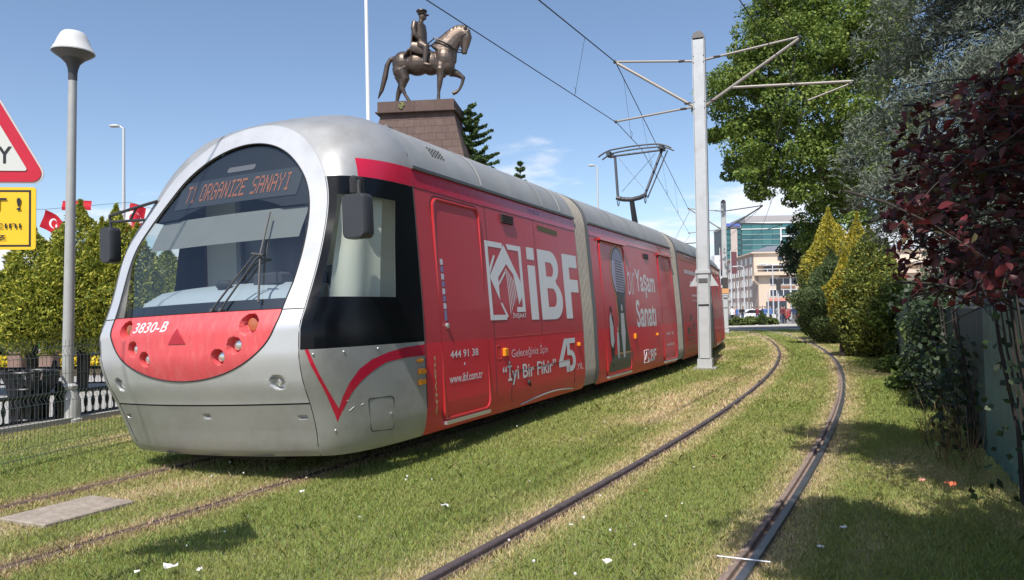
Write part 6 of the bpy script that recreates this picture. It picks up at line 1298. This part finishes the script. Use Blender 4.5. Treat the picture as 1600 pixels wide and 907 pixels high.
for (u, y, h_, hd, lb) in ((1163,92,6.5,'lamp','lamp pole in front of the flank of the beige building'),(1208,80,6.0,'lamp','slim lamp pole before the middle of the beige building'),(1236,78,5.5,None,'thin white pole before the right of the beige building'),(1216,66,3.9,'signal','traffic signal pole before the beige building'),(1143,98,9,'banner','pole with a dark red banner behind the second catenary pole'),(1126,100,9.5,'banner','pole with a dark banner left of the second catenary pole'),(1200,70,3.0,None,'short white post beside the road'),(1153,84,4.0,None,'short grey post left of the crowd')): street_pole((u-800)/1200*y, y, h_, lb, hd)
car((29.5,86,0), R(175), (.75,.75,.76), 'white car parked in front of the beige building'); car((35.5,90,0), R(185), (.30,.04,.04), 'dark red car parked in front of the beige building'); car((25.0,88,0), R(178), (.10,.11,.12), 'dark car at the crossing left of the crowd')
for k, (x, y, s_, lb) in enumerate(((18.6,64,.9,'low hedge at the left end of the road island'),(20.0,64.5,.9,'low hedge in the middle of the road island'),(21.5,65,.9,'low hedge at the right end of the road island'))):
    broad_tree((x,y,.05), lb, (0,0,.35), (1.1,.8,.35), 30, 60, .2, [(.12,.16,.05),(.16,.20,.06)], 120+k, .3, .02, name='low_hedge', cat='hedge', clump_r=(.2,.32))
thuja((20.7,63.8,0), 'small round clipped bush on the road island', 1.25, .8, 130, GD, 2500, None, .05, 10, .12, None, None, 'clipped_bush', .03)
mb = MB(); mb.tube([(15,62,0),(18,62.3,0),(24,64,0),(24.5,66.5,0),(17,66,0),(15,62,0)], .14, 6); isl = mb.build('island_kerb', mat('kerb_stone')); tag(isl, kind='structure')
tag(sheet('island_soil', [(15,62),(18,62.3),(24,64),(24.5,66.5),(17,66)], .04, mat('island_soil', (.16,.14,.07), .95, var=.2)), kind='structure')
# small building behind the green fence
sb = empty('garden_building', (12.3,19.5,0), R(-22)); tag(sb, 'small mauve-grey building behind the green fence and the shrubs', 'building')
MV = mat('mauve_wall', (.30,.25,.29), .8, var=.08, scale=2); mb = MB(); mb.box((0,0,0),(5,7.5,2.55)); mb.build('wall', MV, sb, smooth=False); mb = MB(); mb.box((-.25,-.25,2.56),(5.25,7.75,2.72)); mb.build('roof', SLATE, sb, smooth=False); window(sb, 1.2, 2.4, 1.1, 2.0, 0, 2)
kb_ = empty('kiosk', (17.3,38.5,0), R(-18)); tag(kb_, 'grey kiosk with sloping roof between the golden conifers and the shrub', 'kiosk')
mb = MB(); mb.box((0,0,0),(2.2,3,2.9)); mb.build('wall', MV, kb_, smooth=False); mb = MB(); mb.add([(-.2,-.2,2.9),(2.4,-.2,3.6),(2.4,3.2,3.6),(-.2,3.2,2.9),(-.2,-.2,3.0),(2.4,-.2,3.7),(2.4,3.2,3.7),(-.2,3.2,3.0)], [(0,1,5,4),(4,5,6,7),(3,0,4,7),(1,2,6,5),(2,3,7,6),(0,3,2,1)]); mb.build('roof', SLATE, kb_, smooth=False); window(kb_, .5, 1.7, 1.2, 2.2, 0, 2)
# ------------------------------------------------------------ slab and litter on the lawn
CON = mat('worn_concrete', (.33,.28,.23), .92, var=.2, scale=14, bump=.4, bscale=40, dirt=((.16,.12,.08), .6, 5))
sl_o = MB().cbox((0,0,0),(.36*2,.24*2,.03),bev=.008).build('concrete_slab', CON, smooth=False, loc=(-3.27,5.68,.004), rot=(0,0,math.atan2(.91,.41))); tag(sl_o, 'worn concrete cover slab in dry grass between the left rails', 'slab')
PAP = mat('paper_white', (.80,.79,.77), .8, transl=.15)
def scrap(u, v, s_, label, m=None, seed=0, cat='litter', name='paper_scrap'):
    r_ = random.Random(seed); n = 5; mb = MB()
    s_ = s_*.72; P_ = np.array([[((i/(n-1)-.5)*s_*(1+.2*r_.random()), (j/(n-1)-.5)*s_*.8*(1+.2*r_.random()), .035+s_*.55*r_.random()) for i in range(n)] for j in range(n)]); mb.grid(P_); o = mb.build(name, m or PAP, smooth=False, loc=(u,v,0), rot=(0,0,r_.uniform(0,6))); tag(o, label, cat, 'litter on the lawn'); return o
for k, (x, y, s_, lb) in enumerate(((-1.89,4.25,.085,'largest crumpled white paper in the grass at the bottom left'),(-1.66,6.03,.05,'white scrap in the grass just before the tram shadow'),(-.50,5.52,.06,'white paper scrap in the grass below the tram lettering'),(.50,4.25,.055,'white scrap in the grass between the two near rails'),(-1.72,4.22,.04,'small white scrap right of the largest paper'),(2.05,4.85,.045,'white scrap in the shade right of the shiny rail'),(1.75,4.45,.05,'white scrap lying just right of the shiny rail in dappled shade'),(-1.05,5.25,.035,'tiny white scrap left of the middle of the lawn'),(.36,5.0,.03,'tiny pale scrap near the middle dark rail'),(-2.05,4.2,.035,'tiny white scrap left of the largest paper'))): scrap(x, y, s_, lb, None, k)
scrap(3.35,5.95,.10,'orange-red litter at the foot of the green fence', mat('litter_orange', (.62,.16,.07), .6), 31); scrap(3.22,6.1,.06,'small pink litter beside the orange-red litter', mat('litter_pink', (.65,.30,.24), .6), 32); scrap(1.0,5.9,.03,'tiny orange scrap beside the shiny rail', mat('litter_orange'), 33)
o = scrap(1.86,7.2,.07,'dry brown leaf between the near rails', mat('dry_leaf', (.30,.17,.09), .8), 34, 'leaf', 'dry_leaf')
y_ = 4.62; xr = float(near_c(y_)); d_ = float(near_d(y_)); nv = Vector((1,-d_,0)).normalized(); p0 = Vector((xr,y_,0))+nv*(.7175-.16); p1 = Vector((xr,y_,0))+nv*(.7175+.13)
mb = MB(); mb.tube([p0+Vector((0,0,.03)), p1+Vector((0,0,.036))], .005, 6); o = mb.build('metal_strap', ALU); tag(o, 'short pale metal strap lying across the shiny rail', 'strap')
# white clover heads, far too many to count
r = np.random.default_rng(77); n = 34; y = r.uniform(4,11,n); x = r.uniform(-.45,.25,n)*y; mb = MB()
for a, b in zip(x, y): mb.ball((a,b,.045+.01*r.random()), .006+.004*r.random(), 6)
o = mb.build('clover_heads', PAP); tag(o, 'tiny white clover heads scattered over the lawn', 'flowers', kind='stuff')
